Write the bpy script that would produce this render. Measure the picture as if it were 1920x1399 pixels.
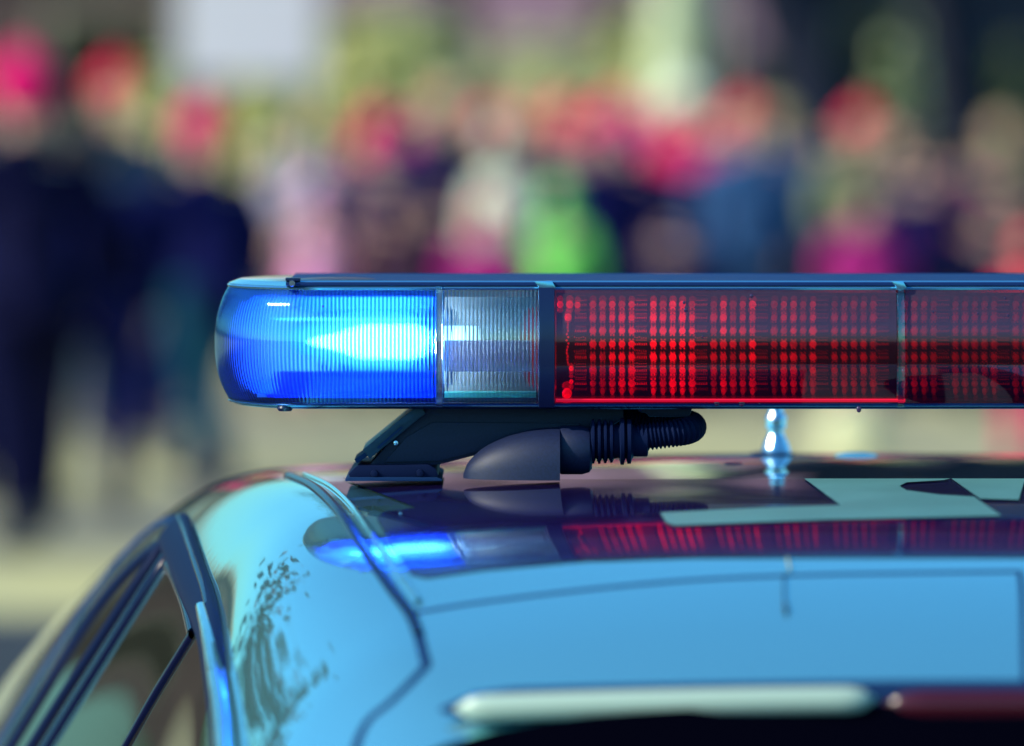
import bpy, bmesh, math, random
from mathutils import Vector, Matrix, Euler
from mathutils.bvhtree import BVHTree
from mathutils.geometry import delaunay_2d_cdt
R = math.radians
random.seed(7)
S = bpy.context.scene
C = S.collection
for o in list(bpy.data.objects): bpy.data.objects.remove(o)

# ------------------------------------------------------------------ camera, world, sun
F = 10667.0                      # focal length in photo pixels (200 mm lens, 1920 px wide)
HC = 1.70                        # camera height
HZ = 200.0                       # horizon row
cam = bpy.data.cameras.new('camera'); camo = bpy.data.objects.new('camera', cam); C.objects.link(camo)
camo.location = (0, 0, HC); camo.rotation_euler = (R(90), 0, 0)
cam.sensor_width = 36; cam.lens = 200; cam.shift_y = -(699.5-HZ)/1920
cam.clip_start = .1; cam.clip_end = 3000
cam.dof.use_dof = True; cam.dof.focus_distance = 5.46; cam.dof.aperture_fstop = 2.6
S.camera = camo
w = bpy.data.worlds.new('World'); S.world = w; w.use_nodes = True
nt = w.node_tree; nt.nodes.clear()
SUN_EL, SUN_AZ = 34, -112         # azimuth clockwise from +Y (negative = to the left)
sky = nt.nodes.new('ShaderNodeTexSky'); sky.sky_type = 'NISHITA'; sky.sun_disc = False
sky.sun_elevation = R(SUN_EL); sky.sun_rotation = R(SUN_AZ); sky.air_density = 1.3; sky.dust_density = .6; sky.ozone_density = 2.0
tint = nt.nodes.new('ShaderNodeMix'); tint.data_type = 'RGBA'; tint.blend_type = 'MULTIPLY'; tint.inputs[0].default_value = 1
tint.inputs[7].default_value = (.38, 1.06, 1.45, 1)
bg = nt.nodes.new('ShaderNodeBackground'); bg.inputs[1].default_value = .125
wo = nt.nodes.new('ShaderNodeOutputWorld')
nt.links.new(sky.outputs[0], tint.inputs[6]); nt.links.new(tint.outputs[2], bg.inputs[0]); nt.links.new(bg.outputs[0], wo.inputs[0])
sl = bpy.data.lights.new('sun', 'SUN'); sl.energy = 5.0; sl.angle = R(.6); sl.color = (1, .93, .74)
so = bpy.data.objects.new('sun', sl); C.objects.link(so)
sd = Vector((math.sin(R(SUN_AZ))*math.cos(R(SUN_EL)), math.cos(R(SUN_AZ))*math.cos(R(SUN_EL)), math.sin(R(SUN_EL))))
so.rotation_euler = sd.to_track_quat('Z', 'Y').to_euler(); so.location = (0, 0, 20)
S.view_settings.view_transform = 'Standard'; S.view_settings.look = 'None'
S.view_settings.exposure = .10; S.view_settings.gamma = 1
S.render.engine = 'CYCLES'
S.cycles.max_bounces = 14; S.cycles.transmission_bounces = 12; S.cycles.transparent_max_bounces = 12
S.cycles.sample_clamp_indirect = 6

def at(px, py, Y):               # point at depth Y seen at photo pixel (px, py)
    return Vector(((px-960)/F*Y, Y, HC-(py-HZ)/F*Y))

# ------------------------------------------------------------------ materials
MATS = {}
def mat(name, col=(.5, .5, .5), rough=.5, metal=0, spec=.5, coat=0, emit=None, es=0, trans=0, ior=1.45, noise=0, nscale=20, bump=0, coatr=.03, col2=None):
    if name in MATS: return MATS[name]
    m = bpy.data.materials.new(name); m.use_nodes = True
    n = m.node_tree; b = n.nodes['Principled BSDF']
    b.inputs['Base Color'].default_value = (*col, 1); b.inputs['Roughness'].default_value = rough
    b.inputs['Metallic'].default_value = metal; b.inputs['IOR'].default_value = ior
    b.inputs['Specular IOR Level'].default_value = spec
    b.inputs['Coat Weight'].default_value = coat; b.inputs['Coat Roughness'].default_value = coatr
    b.inputs['Transmission Weight'].default_value = trans
    if emit: b.inputs['Emission Color'].default_value = (*emit, 1); b.inputs['Emission Strength'].default_value = es
    if noise or bump:
        tc = n.nodes.new('ShaderNodeTexCoord'); nz = n.nodes.new('ShaderNodeTexNoise')
        nz.inputs['Scale'].default_value = nscale; nz.inputs['Detail'].default_value = 6
        n.links.new(tc.outputs['Object'], nz.inputs['Vector'])
        if noise:
            mx = n.nodes.new('ShaderNodeMix'); mx.data_type = 'RGBA'
            c2 = col2 or tuple(c*(1-noise) for c in col)
            mx.inputs[6].default_value = (*c2, 1); mx.inputs[7].default_value = (*tuple(min(1, c*(1+noise*.5)) for c in col), 1)
            rp = n.nodes.new('ShaderNodeMapRange'); rp.inputs[1].default_value = .35; rp.inputs[2].default_value = .65
            n.links.new(nz.outputs['Fac'], rp.inputs[0]); n.links.new(rp.outputs[0], mx.inputs[0])
            n.links.new(mx.outputs[2], b.inputs['Base Color'])
        if bump:
            bp = n.nodes.new('ShaderNodeBump'); bp.inputs['Strength'].default_value = bump; bp.inputs['Distance'].default_value = .01
            n.links.new(nz.outputs['Fac'], bp.inputs['Height']); n.links.new(bp.outputs[0], b.inputs['Normal'])
    MATS[name] = m
    return m

def lens_mat(name, col, clear, gloss=.12, ior=1.45, gcol=(1, 1, 1), rr=.02, sky_haze=0):
    """tinted plastic: mix of refraction and plain tinted see-through with a fresnel-weighted gloss"""
    if name in MATS: return MATS[name]
    m = bpy.data.materials.new(name); m.use_nodes = True
    n = m.node_tree; n.nodes.clear()
    out = n.nodes.new('ShaderNodeOutputMaterial')
    rf = n.nodes.new('ShaderNodeBsdfRefraction'); rf.inputs['Color'].default_value = (*col, 1); rf.inputs['IOR'].default_value = ior; rf.inputs['Roughness'].default_value = rr
    tr = n.nodes.new('ShaderNodeBsdfTransparent'); tr.inputs['Color'].default_value = (*col, 1)
    mx = n.nodes.new('ShaderNodeMixShader'); mx.inputs[0].default_value = clear
    at_ = n.nodes.new('ShaderNodeAttribute'); at_.attribute_name = 'rib'      # wall thickness: thicker plastic tints more
    cm = n.nodes.new('ShaderNodeMix'); cm.data_type = 'RGBA'
    cm.inputs[6].default_value = (*[min(1, c**.55*1.0) for c in col], 1); cm.inputs[7].default_value = (*[c**1.5 for c in col], 1)
    n.links.new(at_.outputs['Fac'], cm.inputs[0]); n.links.new(cm.outputs[2], rf.inputs['Color']); n.links.new(cm.outputs[2], tr.inputs['Color'])
    n.links.new(rf.outputs[0], mx.inputs[1]); n.links.new(tr.outputs[0], mx.inputs[2])
    gl = n.nodes.new('ShaderNodeBsdfGlossy'); gl.inputs['Roughness'].default_value = .04; gl.inputs['Color'].default_value = (*gcol, 1)
    fr = n.nodes.new('ShaderNodeFresnel'); fr.inputs['IOR'].default_value = 1.45
    ad = n.nodes.new('ShaderNodeMath'); ad.operation = 'ADD'; ad.use_clamp = True; ad.inputs[1].default_value = gloss
    n.links.new(fr.outputs[0], ad.inputs[0])
    m2 = n.nodes.new('ShaderNodeMixShader'); n.links.new(ad.outputs[0], m2.inputs[0])
    n.links.new(mx.outputs[0], m2.inputs[1]); n.links.new(gl.outputs[0], m2.inputs[2]); last = m2
    if sky_haze:                     # pinkish sheen put into the colour of upward faces, as reflected sky
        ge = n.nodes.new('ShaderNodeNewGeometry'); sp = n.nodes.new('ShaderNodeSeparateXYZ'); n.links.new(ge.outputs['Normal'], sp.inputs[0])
        mr = n.nodes.new('ShaderNodeMapRange'); mr.inputs[1].default_value = .0; mr.inputs[2].default_value = .12; mr.inputs[3].default_value = 0; mr.inputs[4].default_value = sky_haze
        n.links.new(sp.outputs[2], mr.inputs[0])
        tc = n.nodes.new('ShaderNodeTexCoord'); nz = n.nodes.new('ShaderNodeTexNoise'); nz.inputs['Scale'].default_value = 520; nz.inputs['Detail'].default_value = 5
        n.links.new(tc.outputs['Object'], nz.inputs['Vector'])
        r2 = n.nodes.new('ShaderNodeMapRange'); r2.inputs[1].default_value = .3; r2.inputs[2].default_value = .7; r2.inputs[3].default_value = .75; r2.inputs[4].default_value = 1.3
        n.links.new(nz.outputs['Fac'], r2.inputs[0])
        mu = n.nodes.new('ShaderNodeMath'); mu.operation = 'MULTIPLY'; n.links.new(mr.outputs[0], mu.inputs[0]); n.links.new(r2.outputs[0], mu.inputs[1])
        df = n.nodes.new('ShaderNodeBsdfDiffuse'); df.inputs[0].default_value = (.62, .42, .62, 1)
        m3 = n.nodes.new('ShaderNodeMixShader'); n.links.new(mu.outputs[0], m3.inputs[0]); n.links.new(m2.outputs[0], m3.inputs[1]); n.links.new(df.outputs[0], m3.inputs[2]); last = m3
    n.links.new(last.outputs[0], out.inputs[0])
    MATS[name] = m
    return m

# ------------------------------------------------------------------ mesh helpers
def mesh_obj(name, verts, faces, m=None, parent=None, smooth=True, slots=None, idx=None):
    me = bpy.data.meshes.new(name); me.from_pydata([tuple(v) for v in verts], [], faces); me.validate()
    for mm in (slots or ([m] if m else [])): me.materials.append(mm)
    if smooth: me.polygons.foreach_set('use_smooth', [True]*len(me.polygons))
    if idx and len(idx) == len(me.polygons): me.polygons.foreach_set('material_index', idx)
    o = bpy.data.objects.new(name, me); C.objects.link(o)
    if parent:
        o.parent = parent
        o.matrix_parent_inverse = Matrix.Translation(-parent_loc(parent))
    return o
def parent_loc(p):
    v = Vector(p.location)
    return v
def sub(o, parent):              # make o a sub-part of a part that itself sits at the thing's offset
    o.parent = parent; o.matrix_parent_inverse = Matrix.Identity(4)
    return o
def tag(o, label=None, cat=None, group=None, kind=None):
    if label: o['label'] = label
    if cat: o['category'] = cat
    if group: o['group'] = group
    if kind: o['kind'] = kind
    return o
def empty(name, loc=(0, 0, 0)):
    o = bpy.data.objects.new(name, None); o.location = loc; o.empty_display_size = .1; C.objects.link(o); return o

class MB:
    def __init__(s): s.v = []; s.f = []; s.i = []
    def add(s, v, f, k=0):
        n = len(s.v); s.v += [tuple(p) for p in v]; s.f += [tuple(q+n for q in g) for g in f]; s.i += [k]*len(f)
    def box(s, a, b, k=0):
        x0, y0, z0 = a; x1, y1, z1 = b
        s.add([(x0, y0, z0), (x1, y0, z0), (x1, y1, z0), (x0, y1, z0), (x0, y0, z1), (x1, y0, z1), (x1, y1, z1), (x0, y1, z1)],
              [(0, 3, 2, 1), (4, 5, 6, 7), (0, 1, 5, 4), (1, 2, 6, 5), (2, 3, 7, 6), (3, 0, 4, 7)], k)
    def tube(s, pts, rads, n=10, k=0, cap=True, sq=(1, 1)):
        pts = [Vector(p) for p in pts]
        if not hasattr(rads, '__len__'): rads = [rads]*len(pts)
        rings = []; up = Vector((0, 0, 1))
        prev = None
        for i, p in enumerate(pts):
            d = (pts[min(i+1, len(pts)-1)]-pts[max(i-1, 0)])
            if d.length < 1e-9: d = Vector((0, 0, 1))
            d.normalize()
            if prev is None:
                a = d.cross(up)
                if a.length < .05: a = d.cross(Vector((1, 0, 0)))
            else: a = prev - d*prev.dot(d)
            a.normalize(); prev = a.copy(); b = d.cross(a)
            rings.append([p + (a*math.cos(2*math.pi*j/n)*sq[0] + b*math.sin(2*math.pi*j/n)*sq[1])*rads[i] for j in range(n)])
        v = [q for r in rings for q in r]; f = []
        for i in range(len(rings)-1):
            for j in range(n): f.append((i*n+j, i*n+(j+1) % n, (i+1)*n+(j+1) % n, (i+1)*n+j))
        if cap: f.append(tuple(range(n-1, -1, -1))); f.append(tuple((len(rings)-1)*n+j for j in range(n)))
        s.add(v, f, k)
    def lathe(s, prof, c=(0, 0, 0), n=24, k=0, axis='z'):
        v = []
        for r, h in prof:
            for j in range(n):
                a = 2*math.pi*j/n
                p = (r*math.cos(a), r*math.sin(a), h)
                if axis == 'x': p = (h, r*math.cos(a), r*math.sin(a))
                if axis == 'y': p = (r*math.cos(a), h, r*math.sin(a))
                v.append((p[0]+c[0], p[1]+c[1], p[2]+c[2]))
        f = []
        for i in range(len(prof)-1):
            for j in range(n): f.append((i*n+j, i*n+(j+1) % n, (i+1)*n+(j+1) % n, (i+1)*n+j))
        s.add(v, f, k)
    def ball(s, c, r, nu=10, nv=7, k=0, sc=(1, 1, 1)):
        v = []; f = []
        for i in range(nv+1):
            th = math.pi*i/nv
            for j in range(nu):
                a = 2*math.pi*j/nu
                v.append((c[0]+r*sc[0]*math.sin(th)*math.cos(a), c[1]+r*sc[1]*math.sin(th)*math.sin(a), c[2]+r*sc[2]*math.cos(th)))
        for i in range(nv):
            for j in range(nu): f.append((i*nu+j, (i+1)*nu+j, (i+1)*nu+(j+1) % nu, i*nu+(j+1) % nu))
        s.add(v, f, k)
    def build(s, name, m=None, parent=None, smooth=True, slots=None, bevel=0):
        o = mesh_obj(name, s.v, s.f, m, parent, smooth, slots, s.i if slots else None)
        bm = bmesh.new(); bm.from_mesh(o.data); bmesh.ops.recalc_face_normals(bm, faces=bm.faces)
        if bevel:
            bmesh.ops.bevel(bm, geom=[e for e in bm.edges if len(e.link_faces) == 2 and e.calc_face_angle(0) > .5], offset=bevel, segments=2, affect='EDGES', profile=.7)
        bm.to_mesh(o.data); bm.free()
        if smooth: 
            o.data.polygons.foreach_set('use_smooth', [True]*len(o.data.polygons))
            try: o.data.set_sharp_from_angle(angle=R(38))
            except Exception: pass
        return o

def extrude_poly(poly, y0, y1):  # polygon in (x,z), extruded along y
    n = len(poly); v = [(x, y0, z) for x, z in poly]+[(x, y1, z) for x, z in poly]
    f = [tuple(range(n)), tuple(range(2*n-1, n-1, -1))]
    for i in range(n): f.append((i, n+i, n+(i+1) % n, (i+1) % n))
    return v, f
# ------------------------------------------------------------------ the police car
XC = .37                         # the car's centre line
CAR = empty('police_car', (XC, 5.4, 0))
tag(CAR, 'glossy light blue police car under the light bar, seen from behind', 'car')
M_body = mat('car paint', (.36, .90, .95), .055, metal=.85, coat=.9, coatr=.015)
def weather(m):                  # faint orange peel, settled dust and dried water spots in the lacquer
    n = m.node_tree; b = n.nodes['Principled BSDF']; tc = n.nodes.new('ShaderNodeTexCoord')
    nz = n.nodes.new('ShaderNodeTexNoise'); nz.inputs['Scale'].default_value = 38; nz.inputs['Detail'].default_value = 2
    bp = n.nodes.new('ShaderNodeBump'); bp.inputs['Strength'].default_value = .035; bp.inputs['Distance'].default_value = .002
    n.links.new(tc.outputs['Object'], nz.inputs['Vector']); n.links.new(nz.outputs['Fac'], bp.inputs['Height'])
    n.links.new(bp.outputs[0], b.inputs['Normal']); n.links.new(bp.outputs[0], b.inputs['Coat Normal'])
    vo = n.nodes.new('ShaderNodeTexVoronoi'); vo.inputs['Scale'].default_value = 95
    n.links.new(tc.outputs['Object'], vo.inputs['Vector'])
    mr = n.nodes.new('ShaderNodeMapRange'); mr.inputs[1].default_value = .10; mr.inputs[2].default_value = .06; mr.inputs[3].default_value = .9; mr.inputs[4].default_value = .35
    n.links.new(vo.outputs['Distance'], mr.inputs[0]); n.links.new(mr.outputs[0], b.inputs['Coat Weight'])
weather(M_body)
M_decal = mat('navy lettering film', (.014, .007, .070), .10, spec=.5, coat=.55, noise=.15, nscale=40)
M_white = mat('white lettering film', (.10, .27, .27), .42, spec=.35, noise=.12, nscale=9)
M_gap = mat('panel gap', (.006, .030, .10), .6, spec=.15)
M_trim = mat('navy rubber trim', (.005, .011, .045), .5, spec=.3, ior=1.2)
M_gloss = mat('gloss black trim', (.003, .005, .030), .2, ior=1.3)
M_glass = mat('car glass', (.016, .016, .012), .03, spec=.5, ior=1.22)
M_glassdark = mat('dark rear glass', (.001, .001, .004), .2, spec=.1, ior=1.08)
M_chrome = mat('chrome', (.75, .85, .9), .08, metal=1)
M_tyre = mat('tyre rubber', (.01, .01, .015), .8)
M_rim = mat('wheel rim', (.35, .4, .45), .3, metal=.9)

def zc(Y):
    u = Y-5.5; z = 1.3416-.04*u*u
    if Y < 5.3: z += .2*(Y-5.3)**3
    if Y > 6.5: z -= .42*(Y-6.5)**1.7
    return z
# stations: Y, ditch (X,z), pass point handle a, foot (X,z), foot handle b, foot slope dx/dz
ST = [
 (4.56, (-.020, 1.190), .10, (-.235, 1.00), .08, .35),
 (4.70, (-.070, 1.240), .10, (-.290, 1.00), .10, .42),
 (4.83, (-.086, 1.270), .11, (-.305, 1.00), .12, .45),
 (5.05, (-.135, 1.306), .12, (-.330, 1.00), .13, .48),
 (5.44, (-.180, 1.329), .11, (-.400, 1.00), .17, .50),
 (5.90, (-.228, 1.322), .12, (-.490, 1.00), .18, .55),
 (6.30, (-.262, 1.298), .13, (-.567, 1.00), .18, .58),
 (6.70, (-.270, 1.245), .13, (-.610, 1.00), .15, .62),
 (7.20, (-.280, 1.090), .15, (-.640, .960), .08, .70),
 (7.60, (-.300, .960), .16, (-.640, .900), .05, .80),
 (8.30, (-.310, .900), .15, (-.600, .820), .05, .80),
 (8.75, (-.300, .760), .12, (-.500, .700), .05, .80),
]
def herm(Y, get):
    ys = [s[0] for s in ST]
    i = 0
    while i < len(ys)-2 and Y > ys[i+1]: i += 1
    def val(k): return get(ST[k])
    def slope(k):
        if k == 0: return (val(1)-val(0))/(ys[1]-ys[0])
        if k == len(ys)-1: return (val(k)-val(k-1))/(ys[k]-ys[k-1])
        a = (val(k)-val(k-1))/(ys[k]-ys[k-1]); b = (val(k+1)-val(k))/(ys[k+1]-ys[k])
        return .5*(a+b)
    h = ys[i+1]-ys[i]; t = max(0, min(1, (Y-ys[i])/h))
    p0, p1 = val(i), val(i+1); m0, m1 = slope(i)*h, slope(i+1)*h
    return (2*t**3-3*t*t+1)*p0+(t**3-2*t*t+t)*m0+(-2*t**3+3*t*t)*p1+(t**3-t*t)*m1
def section(Y, nr=26, ns=34):
    xd, zd = herm(Y, lambda s: s[1][0]), herm(Y, lambda s: s[1][1])
    a = herm(Y, lambda s: s[2]); xf, zf = herm(Y, lambda s: s[3][0]), herm(Y, lambda s: s[3][1])
    b = herm(Y, lambda s: s[4]); sl_ = herm(Y, lambda s: s[5])
    z0 = zc(Y) if Y < 6.7 else herm(Y, lambda s: s[1][1])+.02+.03*max(0, min(1, (Y-6.7)))
    if 6.5 < Y < 6.7:
        t = (Y-6.5)/.2; z0 = (1-t)*zc(Y)+t*(herm(Y, lambda s: s[1][1])+.02)
    pts = []
    W = XC-xd; drop = z0-zd; W2 = W
    for i in range(nr+1):
        t = i/nr
        pts.append((XC-W*t, z0-drop*(t**2.2)))
    cs = 2.2*drop/W              # slope at the ditch
    P0 = Vector((xd, zd)); P1 = P0+Vector((-a, -a*min(cs, .35)))
    d = Vector((sl_, 1)).normalized(); P3 = Vector((xf, zf)); P2 = P3+d*b
    for i in range(1, ns+1):
        t = i/ns
        p = P0*(1-t)**3+P1*3*t*(1-t)**2+P2*3*t*t*(1-t)+P3*t**3
        pts.append((p.x, p.y))
    x, z = pts[-1]
    for dx, zz in ((-.045, zf-.07), (-.085, zf-.16), (-.10, .62), (-.095, .45), (-.07, .30), (-.03, .22)):
        pts.append((x+dx, min(zz, z-.02)))
    return pts
YS = []
y = 4.56
while y < 8.76: YS.append(y); y += .02 if y < 6.8 else .08
rows = []
for Y in YS: rows.append([Vector((x, Y, z)) for x, z in section(Y)])
# rear face: spoiler lip, then the tailgate falling away below
def rear_row(base, Y, z_of):
    return [Vector((XC-(XC-p.x)*k_, Y+(.10*((XC-p.x)/.6)**2 if True else 0), z_of(p))) for p in base for k_ in (1.0,)]
base = rows[0]
zt = [p.z for p in base]
def lower(f, dy):                # follow the rear section downwards
    out = []
    for p in base:
        out.append(Vector((XC-(XC-p.x)*(1+.10*f), p.y+dy+0*p.x, p.z*(1-f)+(.22 if p.z < .3 else .45 if p.z < 1.0 else .50)*f)))
    return out
extra = [lower(.02, .006), lower(.045, .03), lower(.35, -.02), lower(.6, -.20), lower(1.0, -.22)]
bot = [Vector((p.x, p.y, min(p.z, .25))) for p in extra[-1]]
allrows = [bot]+extra[::-1]+rows
nc = len(allrows[0])
v = []; f = []
for r in allrows:                # mirrored half
    v += [Vector((2*XC-p.x, p.y, p.z)) for p in r[:0:-1]] + list(r)
n2 = 2*nc-1
for i in range(len(allrows)-1):
    for j in range(n2-1): f.append((i*n2+j, i*n2+j+1, (i+1)*n2+j+1, (i+1)*n2+j))
body = mesh_obj('body', v, f, M_body, CAR)
bm = bmesh.new(); bm.from_mesh(body.data); bmesh.ops.recalc_face_normals(bm, faces=bm.faces)
bvh = BVHTree.FromBMesh(bm); bm.to_mesh(body.data); bm.free()
body.data.polygons.foreach_set('use_smooth', [True]*len(body.data.polygons))
body['label'] = 'light blue metallic painted body with mirror-like reflections'

def hit(px, py):
    d = (at(px, py, 1)-Vector((0, 0, HC))).normalized()
    loc, nor, i, dist = bvh.ray_cast(Vector((0, 0, HC)), d)
    if loc is None:
        loc, nor, i, dist = bvh.find_nearest(Vector((0, 0, HC))+d*6.2)
    if nor.dot(d) > 0: nor = -nor
    return loc, nor
def patch(name, poly, m, off=.0015, step=12, parent=None, thick=.0012, mirror=False):
    """a sheet lying on the body, outlined by photo points"""
    pts = [Vector(p) for p in poly]; n = len(pts)
    dense = []
    for i in range(n):
        a, b = pts[i], pts[(i+1) % n]; k = max(1, int((b-a).length/step))
        for j in range(k): dense.append(a.lerp(b, j/k))
    xs = [p.x for p in dense]; ys = [p.y for p in dense]
    def inside(x, y):
        c = False
        for i in range(len(dense)):
            a, b = dense[i], dense[i-1]
            if (a.y > y) != (b.y > y) and x < (b.x-a.x)*(y-a.y)/(b.y-a.y)+a.x: c = not c
        return c
    inner = []
    x = min(xs)+step*.5
    while x < max(xs):
        yy = min(ys)+step*.3
        while yy < max(ys):
            if inside(x, yy): inner.append(Vector((x, yy)))
            yy += step*.6
        x += step
    N = len(dense)
    out = delaunay_2d_cdt(dense+inner, [], [tuple(range(N))], 1, .01)
    vs, fs = out[0], out[2]
    top = []; nn = []
    for p in vs:
        l, no = hit(p.x, p.y); top.append(l+no*off); nn.append(no)
    o = mesh_obj(name, top, [tuple(q) for q in fs], m, parent or CAR)
    bm = bmesh.new(); bm.from_mesh(o.data); bmesh.ops.recalc_face_normals(bm, faces=bm.faces)
    cs = sum((fc.normal.dot(nn[fc.verts[0].index]) for fc in bm.faces))
    if cs < 0: bmesh.ops.reverse_faces(bm, faces=bm.faces)
    bm.to_mesh(o.data); bm.free()
    o.data.polygons.foreach_set('use_smooth', [True]*len(o.data.polygons))
    if mirror: mirror_copy(o, parent or CAR)
    return o
def mirror_copy(o, parent):
    me = o.data.copy()
    for vv in me.vertices: vv.co.x = 2*XC-vv.co.x
    me.flip_normals()
    c = bpy.data.objects.new(o.name.split('.')[0], me); C.objects.link(c); c.parent = parent
    c.matrix_parent_inverse = Matrix.Translation(-Vector(parent.location)); 
    return c
def smooth_poly(pts, k=6):
    out = []
    P = [Vector(p) for p in pts]
    for i in range(len(P)-1):
        a = P[max(0, i-1)]; b = P[i]; c = P[i+1]; d = P[min(len(P)-1, i+2)]
        for j in range(k):
            t = j/k
            out.append(.5*((2*b)+(c-a)*t+(2*a-5*b+4*c-d)*t*t+(3*b-3*c+d-a)*t**3))
    out.append(P[-1]); return out
def strip(name, pts, wid, m, off=.002, h=.003, parent=None, mirror=False, n=8, smooth=True):
    """a bead of trim running along photo points on the body; wid in metres"""
    q = smooth_poly(pts) if smooth else [Vector(p) for p in pts]
    L = []; NN = []
    for p in q:
        l, no = hit(p.x, p.y); L.append(l); NN.append(no)
    ww = wid if hasattr(wid, '__len__') else None
    vs = []; fs = []
    for i in range(len(L)):
        t = (L[min(i+1, len(L)-1)]-L[max(i-1, 0)]).normalized(); no = NN[i]; s = t.cross(no).normalized()
        hw = (ww[0]+(ww[1]-ww[0])*i/(len(L)-1) if ww else wid)/2
        for j in range(n+1):
            a = math.pi*j/n
            vs.append(L[i]-s*math.cos(a)*hw+no*(off-.003+math.sin(a)**.6*(h+.003)))
    for i in range(len(L)-1):
        for j in range(n): fs.append((i*(n+1)+j, i*(n+1)+j+1, (i+1)*(n+1)+j+1, (i+1)*(n+1)+j))
    o = mesh_obj(name, vs, fs, m, parent or CAR)
    bm = bmesh.new(); bm.from_mesh(o.data); bmesh.ops.recalc_face_normals(bm, faces=bm.faces)
    bm.to_mesh(o.data); bm.free(); o.data.polygons.foreach_set('use_smooth', [True]*len(o.data.polygons))
    if mirror: mirror_copy(o, parent or CAR)
    return o

# roof lettering; the navy field also paints in the mirrored bracket and bar
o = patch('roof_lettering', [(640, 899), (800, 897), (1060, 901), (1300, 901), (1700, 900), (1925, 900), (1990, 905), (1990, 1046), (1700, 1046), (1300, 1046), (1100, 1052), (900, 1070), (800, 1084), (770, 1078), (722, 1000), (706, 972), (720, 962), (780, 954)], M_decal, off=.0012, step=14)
o['label'] = 'dark navy lettering field on the roof, with the mirrored bracket painted in at its left'
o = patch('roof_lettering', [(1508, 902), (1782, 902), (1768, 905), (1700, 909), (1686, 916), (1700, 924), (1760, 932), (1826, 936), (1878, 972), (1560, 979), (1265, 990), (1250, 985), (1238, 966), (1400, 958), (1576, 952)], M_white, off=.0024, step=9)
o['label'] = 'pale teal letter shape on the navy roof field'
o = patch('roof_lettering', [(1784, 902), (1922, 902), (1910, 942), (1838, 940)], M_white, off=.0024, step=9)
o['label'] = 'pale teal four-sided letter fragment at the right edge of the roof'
# joint lines and roof moulding
strip('roof_moulding', [(542, 893), (590, 915), (640, 965), (690, 1040), (735, 1105), (768, 1150), (786, 1192)], (.012, .010), M_gloss, off=.001, h=.0030, mirror=True)
strip('roof_gutter', [(572, 892), (622, 915), (668, 960), (716, 1030), (760, 1095), (785, 1130)], (.007, .006), M_body, off=.001, h=.0025, mirror=True)
strip('tailgate_joint', [(772, 1150), (785, 1190), (800, 1248)], .011, M_gap, off=.0006, h=.0005)
strip('tailgate_joint', [(800, 1248), (765, 1285), (728, 1320), (690, 1352), (668, 1399), (664, 1450)], .012, M_gap, off=.0006, h=.0005)
strip('tailgate_joint', [(772, 1150), (900, 1130), (1100, 1106), (1300, 1088), (1500, 1079), (1700, 1075), (1912, 1072)], (.010, .009), M_gap, off=.0006, h=.0005)
# side windows
win = patch('front_side_window', [(325, 1026), (290, 1040), (240, 1082), (185, 1150), (130, 1235), (75, 1325), (30, 1400), (0, 1470), (60, 1470), (110, 1370), (200, 1225), (290, 1080), (335, 1030)][::-1], M_glass, off=.002, step=8, mirror=True)
win2 = patch('rear_side_window', [(318, 1068), (335, 1100), (355, 1150), (366, 1190), (300, 1300), (230, 1420), (200, 1470), (60, 1470), (110, 1400), (180, 1290), (260, 1160)][::-1], M_glass, off=.002, step=8, mirror=True)
win3 = patch('quarter_window', [(368, 1195), (396, 1230), (410, 1300), (416, 1400), (418, 1470), (200, 1470), (250, 1390), (310, 1290)][::-1], M_glass, off=.0022, step=8, mirror=True)
strip('window_frame', [(345, 978), (318, 975), (285, 990), (240, 1032), (180, 1105), (120, 1195), (60, 1290), (0, 1390), (-30, 1440)], .012, M_gap, off=.001, h=.002, mirror=True)
strip('window_frame', [(330, 1022), (300, 1028), (258, 1060), (205, 1118), (150, 1195), (95, 1285), (40, 1375), (0, 1440)], .022, M_trim, off=.002, h=.006, mirror=True)
strip('door_pillar', [(322, 1035), (270, 1115), (200, 1225), (130, 1335), (62, 1445)], (.030, .036), M_gloss, off=.003, h=.005, mirror=True)
strip('pillar_seal', [(310, 1030), (262, 1100), (190, 1210), (118, 1320), (40, 1445)], (.014, .018), M_trim, off=.004, h=.006, mirror=True)
strip('window_divider', [(366, 1190), (335, 1240), (295, 1305), (250, 1385), (215, 1445)], .014, M_gloss, off=.003, h=.004, mirror=True)
strip('glass_run', [(318, 1062), (334, 1092), (352, 1140), (364, 1190)], .012, M_gloss, off=.003, h=.004, mirror=True)
strip('window_seal', [(330, 998), (342, 1030), (362, 1085), (384, 1140), (398, 1185), (408, 1250), (418, 1330), (424, 1410), (425, 1460)], (.046, .026), M_trim, off=.003, h=.009, mirror=True, n=12)
strip('seal_edge', [(345, 978), (362, 1020), (380, 1070), (394, 1110), (402, 1142)], .008, M_gloss, off=.004, h=.007, mirror=True)
strip('pillar_trim', [(396, 1148), (408, 1200), (420, 1270), (431, 1350), (438, 1440)], (.012, .018), M_body, off=.006, h=.010, mirror=True)
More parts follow.
